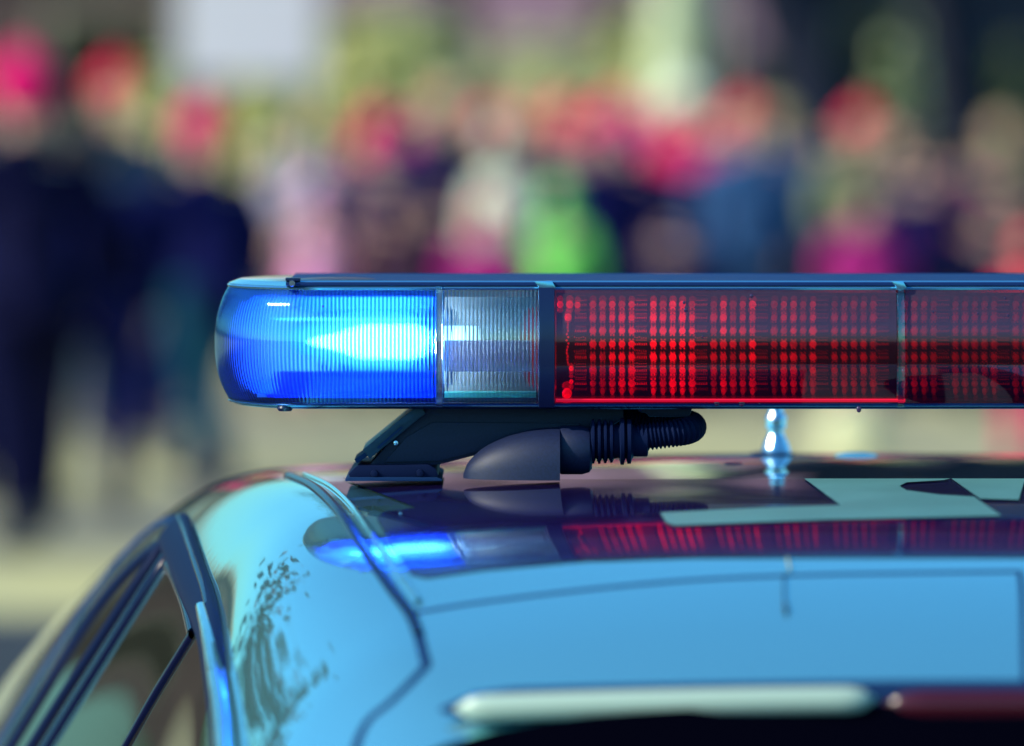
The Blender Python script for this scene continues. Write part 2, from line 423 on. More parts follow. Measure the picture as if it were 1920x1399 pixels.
# spoiler lip, brake light and the dark rear glass under it
def rear_bar(name, x0, x1, zofs, hh, yofs, m, n=30):
    vs = []; fs = []; k = 12
    for i in range(n+1):
        t = i/n; X = x0+(x1-x0)*t
        zz = spz(X)+zofs; YY = 4.56+yofs+.05*((X-XC)/.5)**2
        e = min(1, min(t, 1-t)*n/1.5)**.5*.9+.1
        for j in range(k):
            a = 2*math.pi*j/k
            ca, sa = math.cos(a), math.sin(a)
            vs.append((X, YY+.008*ca*e, zz+hh/2*e*math.copysign(abs(sa)**.4, sa)))
    for i in range(n):
        for j in range(k): fs.append((i*k+j, i*k+(j+1) % k, (i+1)*k+(j+1) % k, (i+1)*k+j))
    fs.append(tuple(range(k))); fs.append(tuple(n*k+j for j in range(k)))
    o = mesh_obj(name, vs, fs, m, CAR)
    bm = bmesh.new(); bm.from_mesh(o.data); bmesh.ops.recalc_face_normals(bm, faces=bm.faces); bm.to_mesh(o.data); bm.free()
    return o
def spz(X):                      # height of the lens along the spoiler
    t = (X-XC)/.40
    return 1.2262-.0105*t*t
M_pale = mat('pale lamp lens', (.42, .54, .44), .3, coat=.5)
M_redl = mat('dark red lamp lens', (.06, .001, .008), .25, coat=.3)
bx0, bx1 = at(852, 1300, 4.55).x, at(1643, 1300, 4.55).x
o = rear_bar('brake_light', bx0, bx1, .0, .021, -.012, M_pale); o['label'] = 'long pale rounded lens along the spoiler edge'
o = rear_bar('brake_light', bx1+.004, 2*XC-bx0+.02, -.006, .026, -.006, M_redl); o['label'] = 'dark red lens right of the pale one'
o = rear_bar('lamp_housing', bx0-.012, 2*XC-bx0+.03, -.002, .031, .006, M_gap)
g = MB()
n = 24
for i in range(n+1):
    X = XC-.46+.92*i/n; q = ((X-XC)/.46)**2
    g.v += [(X, 4.551, spz(X)-.004-.034*q**3), (X, 4.540, spz(X)-.03-.034*q**3), (X, 4.37+.10*q, .95)]
for i in range(n):
    for j in range(2): g.f.append((i*3+j, i*3+3+j, i*3+4+j, i*3+1+j)); g.i.append(0)
g.build('rear_window', M_glassdark, CAR)
# wheels, mirrors
for sx in (-1, 1):
    for yy in (4.95, 7.75):
        t = MB(); xx = XC+sx*.72
        t.lathe([(.20, -.09), (.30, -.10), (.325, -.07), (.325, .07), (.30, .10), (.20, .09)], (xx, yy, .325), 36, axis='x')
        wo_ = empty('wheel', (0, 0, 0)); bpy.data.objects.remove(wo_)
        ty = t.build('wheel', M_tyre, CAR)
        r_ = MB(); r_.lathe([(0, sx*.06), (.05, sx*.085), (.07, sx*.07), (.19, sx*.075), (.205, sx*.092), (.205, -sx*.05)], (xx, yy, .325), 36, axis='x')
        for k in range(5):
            a = 2*math.pi*k/5
            r_.tube([(xx+sx*.08, yy+.05*math.cos(a), .325+.05*math.sin(a)), (xx+sx*.088, yy+.195*math.cos(a), .325+.195*math.sin(a))], [.026, .018], 8)
        r_.build('rim', M_rim, ty)
    m_ = MB(); m_.ball((XC+sx*(.93), 6.85, .84), .1, 16, 10, sc=(1.1, .6, .72)); m_.tube([(XC+sx*.80, 6.86, .84), (XC+sx*.93, 6.86, .84)], .03, 8)
    m_.build('door_mirror', M_body, CAR)
strip('tailgate_joint', [(1912, 1072), (1917, 1130), (1922, 1300)], .006, M_gap, off=.0006, h=.0004)
# a thin streak laid on the tailgate in place of the aerial's reflection
strk = tag(empty('aerial_streak', tuple(hit(1471, 1110)[0])), 'thin streak with a dark tip painted on the blue tailgate as the reflected aerial', 'aerial_reflection')
strip('stem_or_streak', [(1476, 1049), (1479, 1060), (1482, 1071)], .0014, mat('straw', (.30, .26, .10), .7), off=.0018, h=.0012, parent=strk)  # ochre end of the painted reflection
strip('stem_or_streak', [(1470, 1079), (1470, 1105), (1471, 1130), (1473, 1140)], .0016, mat('dark reflection', (.015, .02, .02), .7), off=.0018, h=.0012, parent=strk)
strip('streak_tip', [(1472, 1138), (1474, 1144), (1475, 1151)], .0038, mat('dark reflection'), off=.0018, h=.002, parent=strk)
# small roof fittings
l, no = hit(1375, 870); h_ = MB(); h_.lathe([(.0, .0012), (.0075, .0012), (.010, .0002)], tuple(l), 20); h_.build('roof_plug', M_gap, CAR)
l, no = hit(1605, 855); h_ = MB(); h_.lathe([(.0, .004), (.012, .0038), (.020, .002), (.026, -.001)], tuple(l), 24); h_.build('roof_cap', M_body, CAR)
# aerial
l = at(1455, 851, 6.06); l.z = zc(6.06)-.002
a_ = MB(); a_.lathe([(.0, 0), (.0185, 0), (.018, .003), (.0155, .006), (.0135, .014), (.0095, .022), (.0080, .026), (.0080, .029), (.0105, .031), (.0115, .036), (.0112, .042), (.0085, .046), (.0070, .050), (.0062, .075), (0, .076)], tuple(l), 28)
ae = a_.build('aerial_base', M_chrome, CAR)
b_ = MB(); b_.lathe([(.0, 0), (.024, -.001), (.023, .004), (.012, .006), (0, .006)], (l.x-.004, l.y, l.z), 28); b_.build('aerial_foot', M_trim, ae)
w_ = MB(); w_.lathe([(.0055, .070), (.0030, .072), (.0026, .10), (0, .101)], tuple(l), 12); w_.build('aerial_tip', M_trim, ae)
# ------------------------------------------------------------------ the light bar
s0 = 5.44/F
def BX(px): return (px-960)*s0
def BZ(py): return HC-(py-HZ)*s0
LB = empty('light_bar', (BX(1690), 5.58, BZ(770)))
tag(LB, 'long flashing roof light bar with a blue end, a clear section and red sections', 'light bar')
M_blue = lens_mat('blue lens', (.12, .42, 1.0), .02, rr=.20, gloss=.12, gcol=(.45, .8, 1))
M_clear = lens_mat('clear ribbed lens', (.80, .92, .95), .04, gloss=.06, rr=.10)
M_red = lens_mat('red lens', (.95, .05, .18), .75, gloss=.035, gcol=(1, .62, .95), sky_haze=.05)
M_edge = lens_mat('clear edge', (.85, .93, .92), .3, gloss=.1)
M_rail = mat('blue anodised rail', (.012, .04, .17), .22, metal=.75, coat=.3)
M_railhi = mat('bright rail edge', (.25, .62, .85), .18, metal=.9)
M_nav = mat('navy moulding', (.004, .010, .055), .30, spec=.6, coat=.2)
M_navy2 = mat('navy plastic', (.005, .012, .050), .55, spec=.5, bump=.025, nscale=420, noise=.2)
M_refl = mat('lamp reflector', (.22, .42, .70), .38, metal=.35)
M_pcb = mat('board', (.012, .004, .03), .5)
DEP = .28; RX, RY = .085, .14; YB = 5.44; X0 = BX(430); X1 = 2*BX(1690)-X0
ZB, ZT = BZ(757), BZ(545)
ZM, HH = (ZB+ZT)/2, (ZT-ZB)/2
Wd = X1-X0
# plan outline of the bar: rear straight, rounded end, front straight, rounded end
def plan(npitch=.00095):
    pts = []
    def add(x, y, nx, ny): pts.append((x, y, nx, ny))
    x = X1-RX
    n = int((X1-X0-2*RX)/npitch)
    for i in range(n): add(X1-RX-(X1-X0-2*RX)*i/n, YB+.021, 0, -1)
    def arc(cx, cy, a0, a1):
        L = .5*math.pi*(RX+RY-.021)/2; k = int(L/npitch)
        for i in range(k):
            a = a0+(a1-a0)*i/k; ca, sa = math.cos(a), math.sin(a)
            rx, ry = RX, RY-.021
            add(cx+rx*ca, cy+ry*sa, *(Vector((ca/rx, sa/ry)).normalized()))
    yc = YB+RY
    arc(X0+RX, yc, 1.5*math.pi, math.pi); arc(X0+RX, yc, math.pi, .5*math.pi)
    for i in range(n): add(X0+RX+(X1-X0-2*RX)*i/n, yc+RY-.021, 0, 1)
    arc(X1-RX, yc, .5*math.pi, 0); arc(X1-RX, yc, 0, -.5*math.pi)
    return pts
PL = plan()
def bulge(t):                    # t in -1..1 up the lens
    return .0077+.0133*(1-abs(t)**2.5)
def lens(name, keep, m, rib=0, nz=22):
    """piece of the continuous lens wall for which keep(x,y) is true; closed shell with fluted inner wall"""
    runs = []; cur = []; made = []
    for i, p in enumerate(PL+PL[:1]):
        if keep(p[0], p[1]): cur.append((i, p))
        elif cur: runs.append(cur); cur = []
    if cur: runs.append(cur)
    TH = .0022
    for run in runs:
        if len(run) < 3: continue
        K = len(run); objs = MB(); dens = []
        for lay in (0, 1):
            vs = []
            for i, (x, y, nx, ny) in run:
                fl = rib*(.5+.5*math.cos(2*math.pi*i/4.0))*(1 if lay else .45) if rib else 0
                dens += [.5+.5*math.cos(2*math.pi*i/4.0)]*(nz+1)
                for j in range(nz+1):
                    t = -1+2*j/nz; b = bulge(t)-(TH+fl if lay else fl)
                    vs.append((x+nx*b, y+ny*b, ZM+HH*t))
            base = len(objs.v)
            fs = []
            for a in range(K-1):
                for j in range(nz):
                    q = (a*(nz+1)+j, (a+1)*(nz+1)+j, (a+1)*(nz+1)+j+1, a*(nz+1)+j+1)
                    fs.append(q if lay == 0 else q[::-1])
            objs.add(vs, fs)
            if lay == 0: b0 = base
            else:
                b1 = base; n1 = nz+1
                for a in range(K-1):
                    objs.f.append((b0+a*n1, b1+a*n1, b1+(a+1)*n1, b0+(a+1)*n1)); objs.i.append(0)
                    objs.f.append((b0+a*n1+nz, b0+(a+1)*n1+nz, b1+(a+1)*n1+nz, b1+a*n1+nz)); objs.i.append(0)
                for j in range(nz):
                    objs.f.append((b0+j, b0+j+1, b1+j+1, b1+j)); objs.i.append(0)
                    e = (K-1)*n1; objs.f.append((b0+e+j, b1+e+j, b1+e+j+1, b0+e+j+1)); objs.i.append(0)
        o = objs.build(name, m, LB)
        at_ = o.data.attributes.new('rib', 'FLOAT', 'POINT')
        at_.data.foreach_set('value', dens if rib else [.5]*len(o.data.vertices))
        made.append(o)
    return made[0]
mir = lambda x: X0+X1-x
cuts = [BX(818), BX(828), BX(1010), BX(1040), BX(1683), BX(1697)]
mid = (X0+X1)/2
def xn(x): return x if x <= mid else mir(x)
blue = lens('blue_lens', lambda x, y: x < cuts[0], M_blue, rib=.0007); blue['label'] = 'ribbed blue lens wrapping the left end, lit from inside'
lens('blue_lens', lambda x, y: x > mir(cuts[0]), M_blue, rib=.0007)
clr = lens('clear_lens', lambda x, y: cuts[1] < x < cuts[2], M_clear, rib=.0007); clr['label'] = 'clear finely ribbed lens between the blue and red sections'
lens('clear_lens', lambda x, y: mir(cuts[2]) < x < mir(cuts[1]), M_clear, rib=.0007)
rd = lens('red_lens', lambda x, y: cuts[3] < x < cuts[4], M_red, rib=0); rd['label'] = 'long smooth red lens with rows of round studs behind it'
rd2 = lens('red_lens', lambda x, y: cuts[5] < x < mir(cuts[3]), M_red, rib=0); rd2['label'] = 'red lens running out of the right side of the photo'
# separators standing round the lens wall
def ring(name, xa, xb, out, m, z0=ZB-.004, z1=ZT+.004, parent=LB):
    res = []
    for yy, sgn in ((YB+.021, -1), (YB+2*RY-.021, 1)):
        nz = 18; vs = []; fs = []; o = MB()
        for j in range(nz+1):
            t = -1+2*j/nz; b = bulge(t); z = z0+(z1-z0)*j/nz
            y0 = yy+sgn*(b+out); y1 = yy+sgn*(b-.006)
            vs += [(xa, y1, z), (xa+.0008, y0, z), (xb-.0008, y0, z), (xb, y1, z)]
        for j in range(nz):
            for k in range(3): fs.append((j*4+k, j*4+k+1, j*4+4+k+1, j*4+4+k))
            fs.append((j*4+3, j*4, j*4+4, j*4+7))
        fs.append((0, 1, 2, 3)); fs.append((nz*4+3, nz*4+2, nz*4+1, nz*4)); o.add(vs, fs); res.append(o.build(name, m, parent))
    return res[0]
ring('separator', BX(816), BX(830), .0015, M_edge)
r2 = ring('separator', BX(1009), BX(1041), .0035, M_nav, z1=ZT+.007); r2['label'] = 'broad dark navy separator between the clear and red lenses'
ring('separator', BX(1683), BX(1698), .0030, M_edge)
ring('separator', mir(BX(1041)), mir(BX(1009)), .0035, M_nav)
for xa, xb in ((BX(1001), BX(1043)), (BX(1672), BX(1702))):
    c_ = MB(); v_, f_ = extrude_poly([(xa, BZ(528)), (xb-.004, BZ(527)), (xb, BZ(541)), (xb-.006, BZ(546)), (xa+.008, BZ(546))], YB+.0075, YB+.02)
    c_.add(v_, f_); c_.build('clip', M_railhi, LB, bevel=.0012)
# rails: stepped profiles swept round the plan outline
def rail(name, prof, m, keep=lambda x: True, inset=0):
    """prof: list of (offset outwards from lens foot, z) closed"""
    step = 8; P = PL[::step]; K = len(P); n = len(prof); vs = []; fs = []
    for x, y, nx, ny in P:
        for b, z in prof: vs.append((x+nx*b, y+ny*b, z))
    for a in range(K):
        for j in range(n):
            fs.append((a*n+j, ((a+1) % K)*n+j, ((a+1) % K)*n+(j+1) % n, a*n+(j+1) % n))
    o = MB(); o.add(vs, fs); return o.build(name, m, LB)
def cutrail(name, prof, m, x0, x1):
    """straight run on the rear and front side between x0 and x1"""
    res = []
    for yy, sg in ((YB+.021, -1), (YB+2*RY-.021, 1)):
        o = MB(); n = len(prof); vs = [(x, yy+sg*b, z) for x in (x0, x1) for b, z in prof]
        fs = [(j, n+j, n+(j+1) % n, (j+1) % n) for j in range(n)]+[tuple(range(n)), tuple(range(2*n-1, n-1, -1))]
        o.add(vs, fs); res.append(o.build(name, m, LB, smooth=False))
    return res[0]
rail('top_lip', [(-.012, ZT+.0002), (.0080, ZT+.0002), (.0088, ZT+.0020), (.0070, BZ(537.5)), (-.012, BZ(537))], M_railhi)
rail('bottom_rail', [(-.012, ZB-.0002), (.0080, ZB-.0002), (.0076, BZ(760)), (.0040, BZ(766)), (.0005, BZ(769)), (-.02, BZ(769.5))], M_rail)
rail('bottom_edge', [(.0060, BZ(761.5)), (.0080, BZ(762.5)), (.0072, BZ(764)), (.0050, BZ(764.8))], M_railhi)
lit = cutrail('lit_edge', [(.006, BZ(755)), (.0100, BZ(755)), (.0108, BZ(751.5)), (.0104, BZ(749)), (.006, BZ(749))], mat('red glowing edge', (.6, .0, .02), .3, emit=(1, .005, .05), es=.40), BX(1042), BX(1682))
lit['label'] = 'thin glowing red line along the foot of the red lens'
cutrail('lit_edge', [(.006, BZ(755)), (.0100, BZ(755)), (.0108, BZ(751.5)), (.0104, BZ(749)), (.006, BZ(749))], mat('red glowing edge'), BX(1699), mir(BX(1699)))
# top cover: long aluminium rail from px 528 to the mirrored end, with a flat lid
xa = BX(535); xb = mir(xa)
cutrail('top_rail', [(-.125, BZ(531)), (-.125, BZ(529.5)), (-.02, BZ(528)), (.0055, BZ(529)), (.0082, BZ(531)), (.0082, BZ(536)), (.006, BZ(537)), (-.03, BZ(537))], mat('navy top plate', (.008, .03, .13), .45, ior=1.3, coat=.0), xa, xb)
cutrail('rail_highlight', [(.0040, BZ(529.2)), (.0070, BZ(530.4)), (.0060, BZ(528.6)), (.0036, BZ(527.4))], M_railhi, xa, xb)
# blue top of the end caps (clear shell closing the ends)
capv = []; capf = []
def lid(name, m, z_edge, z_mid, ins, e0=.0072):
    P = PL[::8]; K = len(P); vs = []; fs = []
    for x, y, nx, ny in P: vs.append((x+nx*e0, y+ny*e0, z_edge))
    for x, y, nx, ny in P: vs.append((x-nx*ins, y-ny*ins, z_mid))
    for x, y, nx, ny in P: vs.append((x-nx*ins*2.2, y-ny*ins*2.2, z_mid+.0003))
    for r in range(2):
        for a in range(K): fs.append((r*K+a, r*K+(a+1) % K, (r+1)*K+(a+1) % K, (r+1)*K+a))
    fs.append(tuple(2*K+a for a in range(K)))
    o = MB(); o.add(vs, fs); return o.build(name, m, LB)
M_lid = mat('blue translucent lid', (.08, .38, .62), .10, coat=1, spec=.6)
lid('top_cover', M_lid, BZ(537.2), BZ(530.5), .002)
lid('base_plate', M_nav, BZ(769), BZ(771), .02, e0=.0)
# the screw tower and seal on top of the left end
k_ = MB(); k_.box((BX(541), YB+.010, BZ(538)), (BX(552), YB+.018, BZ(526))); k_.box((BX(534), YB+.012, BZ(527.5)), (BX(562), YB+.03, BZ(522)))
k_.build('end_clip', M_nav, LB, bevel=.001)
k_ = MB(); k_.lathe([(0, -.001), (.0028, -.001), (.0034, .001), (.0034, .003)], (BX(547), YB+.0095, BZ(532)), 12, axis='y'); k_.build('screw', M_chrome, LB)
k_ = MB(); k_.ball((BX(627), YB+.085, BZ(529)), .038, 24, 10, sc=(1, 1.5, .05)); k_.build('end_seal', M_nav, LB)
k_ = MB(); k_.lathe([(0, .0), (.006, 0), (.008, .003), (.007, .005)], (BX(532), YB+.03, BZ(774)), 14); k_.build('drain_plug', M_nav, LB)

# --- inside the blue end: reflector trough and flash tube
def trough(name, xa, xb, y_back, m, hh, depth, endr=True):
    o = MB(); n = 24; k = 20; vs = []; fs = []
    for i in range(n+1):
        X = xa+(xb-xa)*i/n
        e = 1
        for j in range(k+1):
            t = -1+2*j/k
            vs.append((X, y_back-depth*(t*t)**.9, ZM+hh*t))
    for i in range(n):
        for j in range(k): fs.append((i*(k+1)+j, (i+1)*(k+1)+j, (i+1)*(k+1)+j+1, i*(k+1)+j+1))
    o.add(vs, fs); return o.build(name, m, LB)
M_flash = mat('flash tube', (.8, .9, 1), .4, emit=(.9, .97, 1), es=260)
M_glow = mat('halo glow', (.5, .75, 1), .5, emit=(.12, .50, 1.0), es=1.3)
trough('reflector', BX(560), BX(814), YB+.10, M_refl, .046, .05)
trough('reflector', BX(834), BX(1004), YB+.10, mat('grey reflector', (.11, .13, .15), .35, metal=.6), .046, .05)
# rounded end reflector: half dome
d_ = MB(); nu, nv = 20, 12; vs = []; fs = []
for i in range(nu+1):
    a = math.pi*(.5+i/nu*.5)+0
    for j in range(nv+1):
        t = -1+2*j/nv
        rr = .075*(1-.35*t*t)
        vs.append((BX(560)+rr*math.cos(a)*.9, YB+.10-0.05*t*t-.0*rr+.01*math.sin(a), ZM+.046*t))
for i in range(nu):
    for j in range(nv): fs.append((i*(nv+1)+j, (i+1)*(nv+1)+j, (i+1)*(nv+1)+j+1, i*(nv+1)+j+1))
d_.add(vs, fs); d_.build('reflector', M_refl, LB)
def pill(name, xa, xb, y, zc_, r, m, flat=.5, taper=0):
    o = MB(); n = 40; pts = []; rr = []
    for i in range(n+1):
        t = i/n; pts.append((xa+(xb-xa)*t, y, zc_)); e = min(t, 1-t)*8
        rr.append((r*min(1, e)**.5 if e > 0 else r*.05)*(1-taper*(1-max(0, min(1, (t-.12)/.30))**1.5*(1.0))))
    o.tube(pts, rr, 16, sq=(flat, 1)); return o.build(name, m, LB)
pill('flash_tube', BX(575), BX(811), YB+.052, BZ(645), .0160, M_flash, .35, taper=.62)
pill('reflector_glint', BX(505), BX(806), YB+.046, BZ(602), .0012, mat('reflector glint', (.5, .8, 1), .4, emit=(.5, .85, 1), es=7), .8)  # glowing line added to imitate the bright streak on the reflector
pill('end_glow', BX(436), BX(620), YB+.085, BZ(655), .040, mat('end glow', (.5, .55, 1), .5, emit=(.55, .62, 1), es=.9), .3)  # glowing shape added to brighten the left dome
pill('added_glow', BX(520), BX(814), YB+.075, BZ(642), .030, M_glow, .3, taper=.5)  # larger dim glow added behind the tube to imitate its halo
pill('added_glow', BX(832), BX(885), YB+.058, BZ(645), .0150, mat('spill glow', (.6, .8, .9), .5, emit=(.5, .8, 1), es=1.6), .35)  # soft glow added for flash light spilling into the clear section
for xx0, xx1 in ((BX(440), BX(814)),):
    b_ = MB(); b_.box((xx0+.02, YB+.03, BZ(742)), (xx1, YB+.24, BZ(748))); b_.build('lamp_tray', mat('blue tray', (.01, .10, .80), .3, coat=.5), LB)
b_ = MB(); b_.box((BX(512), YB+.045, BZ(746)), (BX(814), YB+.049, BZ(700))); b_.build('lamp_tray', mat('blue tray'), LB, bevel=.001)
b_ = MB(); b_.box((BX(832), YB+.03, BZ(738)), (BX(1006), YB+.24, BZ(748))); b_.build('lamp_tray', mat('green tray', (.01, .30, .28), .35), LB)
b_ = MB(); b_.box((BX(834), YB+.035, BZ(700)), (BX(1004), YB+.042, BZ(641)))
b_.build('alley_lamp', mat('alley lamp', (.22, .20, .35), .3, metal=.6), LB, bevel=.002)
# --- inside the red sections: board carrying studs
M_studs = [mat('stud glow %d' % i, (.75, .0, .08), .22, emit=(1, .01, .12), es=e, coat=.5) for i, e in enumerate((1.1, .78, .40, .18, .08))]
st = MB(); yp = YB+.045
rws = [BZ(574+24.9*i) for i in range(7)]
st_seg = {}
def falloff_step(px):  # stud glow stepped down rightwards to imitate the flash light falling off
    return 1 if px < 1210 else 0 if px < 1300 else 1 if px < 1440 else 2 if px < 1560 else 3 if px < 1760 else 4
bars = MB()
g0 = 1113
rnd = random.Random(3)
px = g0; groups = []
while px < 2100:
    groups.append(px); px += 114.2
for g in groups:
    for c in range(5):
        X = BX(g+c*18.3)
        lev = min(4, falloff_step(g+c*18.3)+(1 if rnd.random() < .3 else 0))
        if BX(1678) < X < BX(1702): continue
        for r in range(7):
            sz = .0031+.0006*rnd.random()
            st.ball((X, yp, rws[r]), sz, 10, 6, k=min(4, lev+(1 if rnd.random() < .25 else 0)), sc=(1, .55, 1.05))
            if r < 6:
                for q in (1, 2):
                    for dx in (-.0016, .0016):
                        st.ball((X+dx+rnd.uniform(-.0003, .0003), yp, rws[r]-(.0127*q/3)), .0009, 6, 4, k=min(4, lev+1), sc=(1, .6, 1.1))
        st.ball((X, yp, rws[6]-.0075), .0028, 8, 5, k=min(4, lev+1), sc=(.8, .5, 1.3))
    for r in range(7):
        lev = min(4, falloff_step(g)+1)
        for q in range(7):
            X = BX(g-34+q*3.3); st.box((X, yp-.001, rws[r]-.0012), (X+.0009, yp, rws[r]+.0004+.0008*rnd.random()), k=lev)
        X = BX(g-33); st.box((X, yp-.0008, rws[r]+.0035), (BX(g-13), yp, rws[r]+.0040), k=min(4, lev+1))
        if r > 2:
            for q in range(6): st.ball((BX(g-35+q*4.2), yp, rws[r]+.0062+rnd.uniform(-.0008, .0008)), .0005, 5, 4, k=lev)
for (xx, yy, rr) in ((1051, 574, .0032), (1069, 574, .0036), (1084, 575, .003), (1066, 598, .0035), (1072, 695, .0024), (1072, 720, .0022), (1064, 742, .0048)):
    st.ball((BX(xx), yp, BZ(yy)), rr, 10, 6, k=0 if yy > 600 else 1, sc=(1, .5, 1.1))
for yy in range(612, 690, 6): st.ball((BX(1065+rnd.uniform(-2, 2)), yp, BZ(yy)), .0011, 6, 4, k=2)
st.build('glow_studs', None, LB, slots=M_studs)
b_ = MB(); b_.box((BX(1044), yp+.0002, BZ(750)), (mir(BX(1044)), yp+.004, BZ(552))); b_.build('circuit_board', M_pcb, LB)
# droplets and dirt on the lens
for (xx, yy, r) in ((1283, 568, .0022), (1286, 582, .0030), (1410, 556, .003), (1318, 631, .0016), (1345, 757, .004), (1392, 757, .0045), (1750, 585, .0016), (1890, 592, .0017), (1886, 560, .0016), (1834, 588, .0015), (1612, 769, .004), (605, 575, .0014), (812, 706, .0012), (1425, 758, .0012)):
    t = (BZ(yy)-ZM)/HH; b = bulge(max(-1, min(1, t))); dr = MB(); dr.ball((BX(xx), YB+.021-b-.0004, BZ(yy)), r*.6, 10, 6, sc=(1, .3, 1.3)); dr.build('water_drop', mat('water drops', (.05, .01, .06), .05, coat=1), LB)

# --- mounting foot
yf = YB+.06
foot = MB(); v_, f_ = extrude_poly([(BX(792), BZ(769)), (BX(1172), BZ(769)), (BX(1172), BZ(791)), (BX(1150), BZ(806)), (BX(1000), BZ(834)), (BX(880), BZ(864)), (BX(816), BZ(880)), (BX(700), BZ(882)), (BX(690), BZ(878)), (BX(745), BZ(815))], yf, yf+.12)
foot.add(v_, f_); ft = foot.build('mounting_foot', M_navy2, LB, bevel=.003); ft['label'] = 'navy plastic foot slanting down to the roof edge'
fp = MB(); v_, f_ = extrude_poly([(BX(810), BZ(798)), (BX(1090), BZ(800)), (BX(1080), BZ(812)), (BX(985), BZ(832)), (BX(820), BZ(872)), (BX(718), BZ(874)), (BX(760), BZ(826))], yf-.0025, yf+.002)
fp.add(v_, f_); fp.build('foot_face', M_navy2, ft, bevel=.001)
pad = MB(); v_, f_ = extrude_poly([(BX(650), BZ(894)), (BX(666), BZ(879)), (BX(802), BZ(876)), (BX(816), BZ(884)), (BX(822), BZ(896)), (BX(815), BZ(905)), (BX(655), BZ(905))], yf-.018, yf+.13)
pad.add(v_, f_); pad.build('rubber_pad', M_trim, ft, bevel=.003)
strap = MB()
def slant(a, b, w, y0, y1, mb):
    a, b = Vector(a), Vector(b); d = (b-a).normalized(); nn = Vector((-d.y, d.x))
    q = [a+nn*w, b+nn*w, b-nn*w, a-nn*w]
    v_, f_ = extrude_poly([(p.x, p.y) for p in q], y0, y1); mb.add(v_, f_)
slant((BX(684), BZ(858)), (BX(790), BZ(772)), .0055, yf-.010, yf+.10, strap)
sp_ = strap.build('clamp_strap', mat('steel blue strap', (.02, .05, .09), .35, metal=.5, bump=.15, nscale=60), LB, bevel=.001)
s2 = MB(); slant((BX(706), BZ(846)), (BX(752), BZ(806)), .0012, yf-.0125, yf-.009, s2); slant((BX(664), BZ(872)), (BX(686), BZ(857)), .0022, yf-.006, yf+.08, s2); s2.build('strap_slot', M_gap, sp_)
s3 = MB(); s3.lathe([(0, -.003), (.0022, -.0025), (.0028, 0), (.0028, .004)], (BX(740), yf-.004, BZ(837)), 10, axis='y'); s3.ball((BX(714), yf, BZ(826)), .003, 8, 6); s3.build('strap_screw', M_chrome, sp_)
# the right-hand foot mirrored (outside the photo)
for o_ in (ft, sp_):
    me = o_.data.copy()
    for vv in me.vertices: vv.co.x = X0+X1-vv.co.x
    me.flip_normals(); c = bpy.data.objects.new(o_.name.split('.')[0], me); C.objects.link(c); c.parent = LB; c.matrix_parent_inverse = Matrix.Translation(-Vector(LB.location))
sm = MB()
for xx, yy_ in ((700, 893), (786, 892)):
    sm = MB(); sm.lathe([(0, -.0035), (.0032, -.003), (.0036, .0), (.0036, .004)], (BX(xx), yf-.0185, BZ(yy_)), 12, axis='y'); sm.build('bolt', M_trim, ft)
sm = MB(); v_, f_ = extrude_poly([(BX(645), BZ(903)), (BX(655), BZ(900)), (BX(818), BZ(900)), (BX(828), BZ(904)), (BX(828), BZ(907)), (BX(645), BZ(907))], yf-.024, yf+.135); sm.add(v_, f_); sm.build('gasket', M_gap, ft, bevel=.0008)
# --- cable boot, gland and corrugated hose
yb = YB+.015
bt = MB(); n = 26; vs = []; fs = []; k = 20
for i in range(n+1):
    t = i/n; X = BX(868)+(BX(1050)-BX(868))*t
    top = BZ(893)+(BZ(805)-BZ(893))*(1-(1-t)**2.1)**.62
    zb_ = BZ(897)-.002
    wd = .004+.034*(1-(1-t)**2.2)**.6
    for j in range(k+1):
        a = math.pi*j/k
        vs.append((X, yb+.02-wd*math.cos(a), zb_+(top-zb_)*math.sin(a)**.72))
for i in range(n):
    for j in range(k): fs.append((i*(k+1)+j, (i+1)*(k+1)+j, (i+1)*(k+1)+j+1, i*(k+1)+j+1))
fs.append(tuple(n*(k+1)+j for j in range(k+1)))
bt.add(vs, fs); b1 = bt.build('cable_boot', M_navy2, LB); b1['label'] = 'smooth rounded cable boot on the roof'
fl_ = MB(); yy = yb+.02
def ringx(mb, prof, z0=BZ(846), y=yy, dz=0, n=28, sq=1):
    mb.lathe([(r, x) for r, x in prof], (0, y, z0), n, axis='x')
ringx(fl_, [(.0, BX(1050)), (.0225, BX(1050)), (.0235, BX(1054)), (.0235, BX(1092)), (.0215, BX(1106)), (.018, BX(1111)), (0, BX(1111))], z0=BZ(848))
fl_.build('gland_nut', M_navy2, LB)
bl = MB(); prof = [(0, BX(1108))]
x = 1108
for i, rr in enumerate((.0215, .0215, .0210, .0205)):
    prof += [(.0165, BX(x)), (rr, BX(x+3)), (rr, BX(x+7)), (.0165, BX(x+10))]; x += 11.5
prof += [(.0165, BX(x)), (.0160, BX(x+8))]; x += 8
for rr in (.0225, .0215): prof += [(.0165, BX(x)), (rr, BX(x+3)), (rr, BX(x+9)), (.0165, BX(x+12))]; x += 13
prof += [(.0145, BX(x+2)), (.0145, BX(1215)), (.012, BX(1217)), (0, BX(1217))]
ringx(bl, prof, z0=BZ(832)); bl.build('bellows', M_trim, LB)
hp = [Vector((BX(1190), yy, BZ(826))), Vector((BX(1225), yy, BZ(822))), Vector((BX(1262), yy+.001, BZ(817))), Vector((BX(1290), yy+.008, BZ(813))), Vector((BX(1303), yy+.028, BZ(809))), Vector((BX(1298), yy+.052, BZ(805))), Vector((BX(1270), yy+.070, BZ(803))), Vector((BX(1230), yy+.078, BZ(800))), Vector((BX(1180), yy+.080, BZ(797))), Vector((BX(1130), yy+.080, BZ(793)))]
cur = []
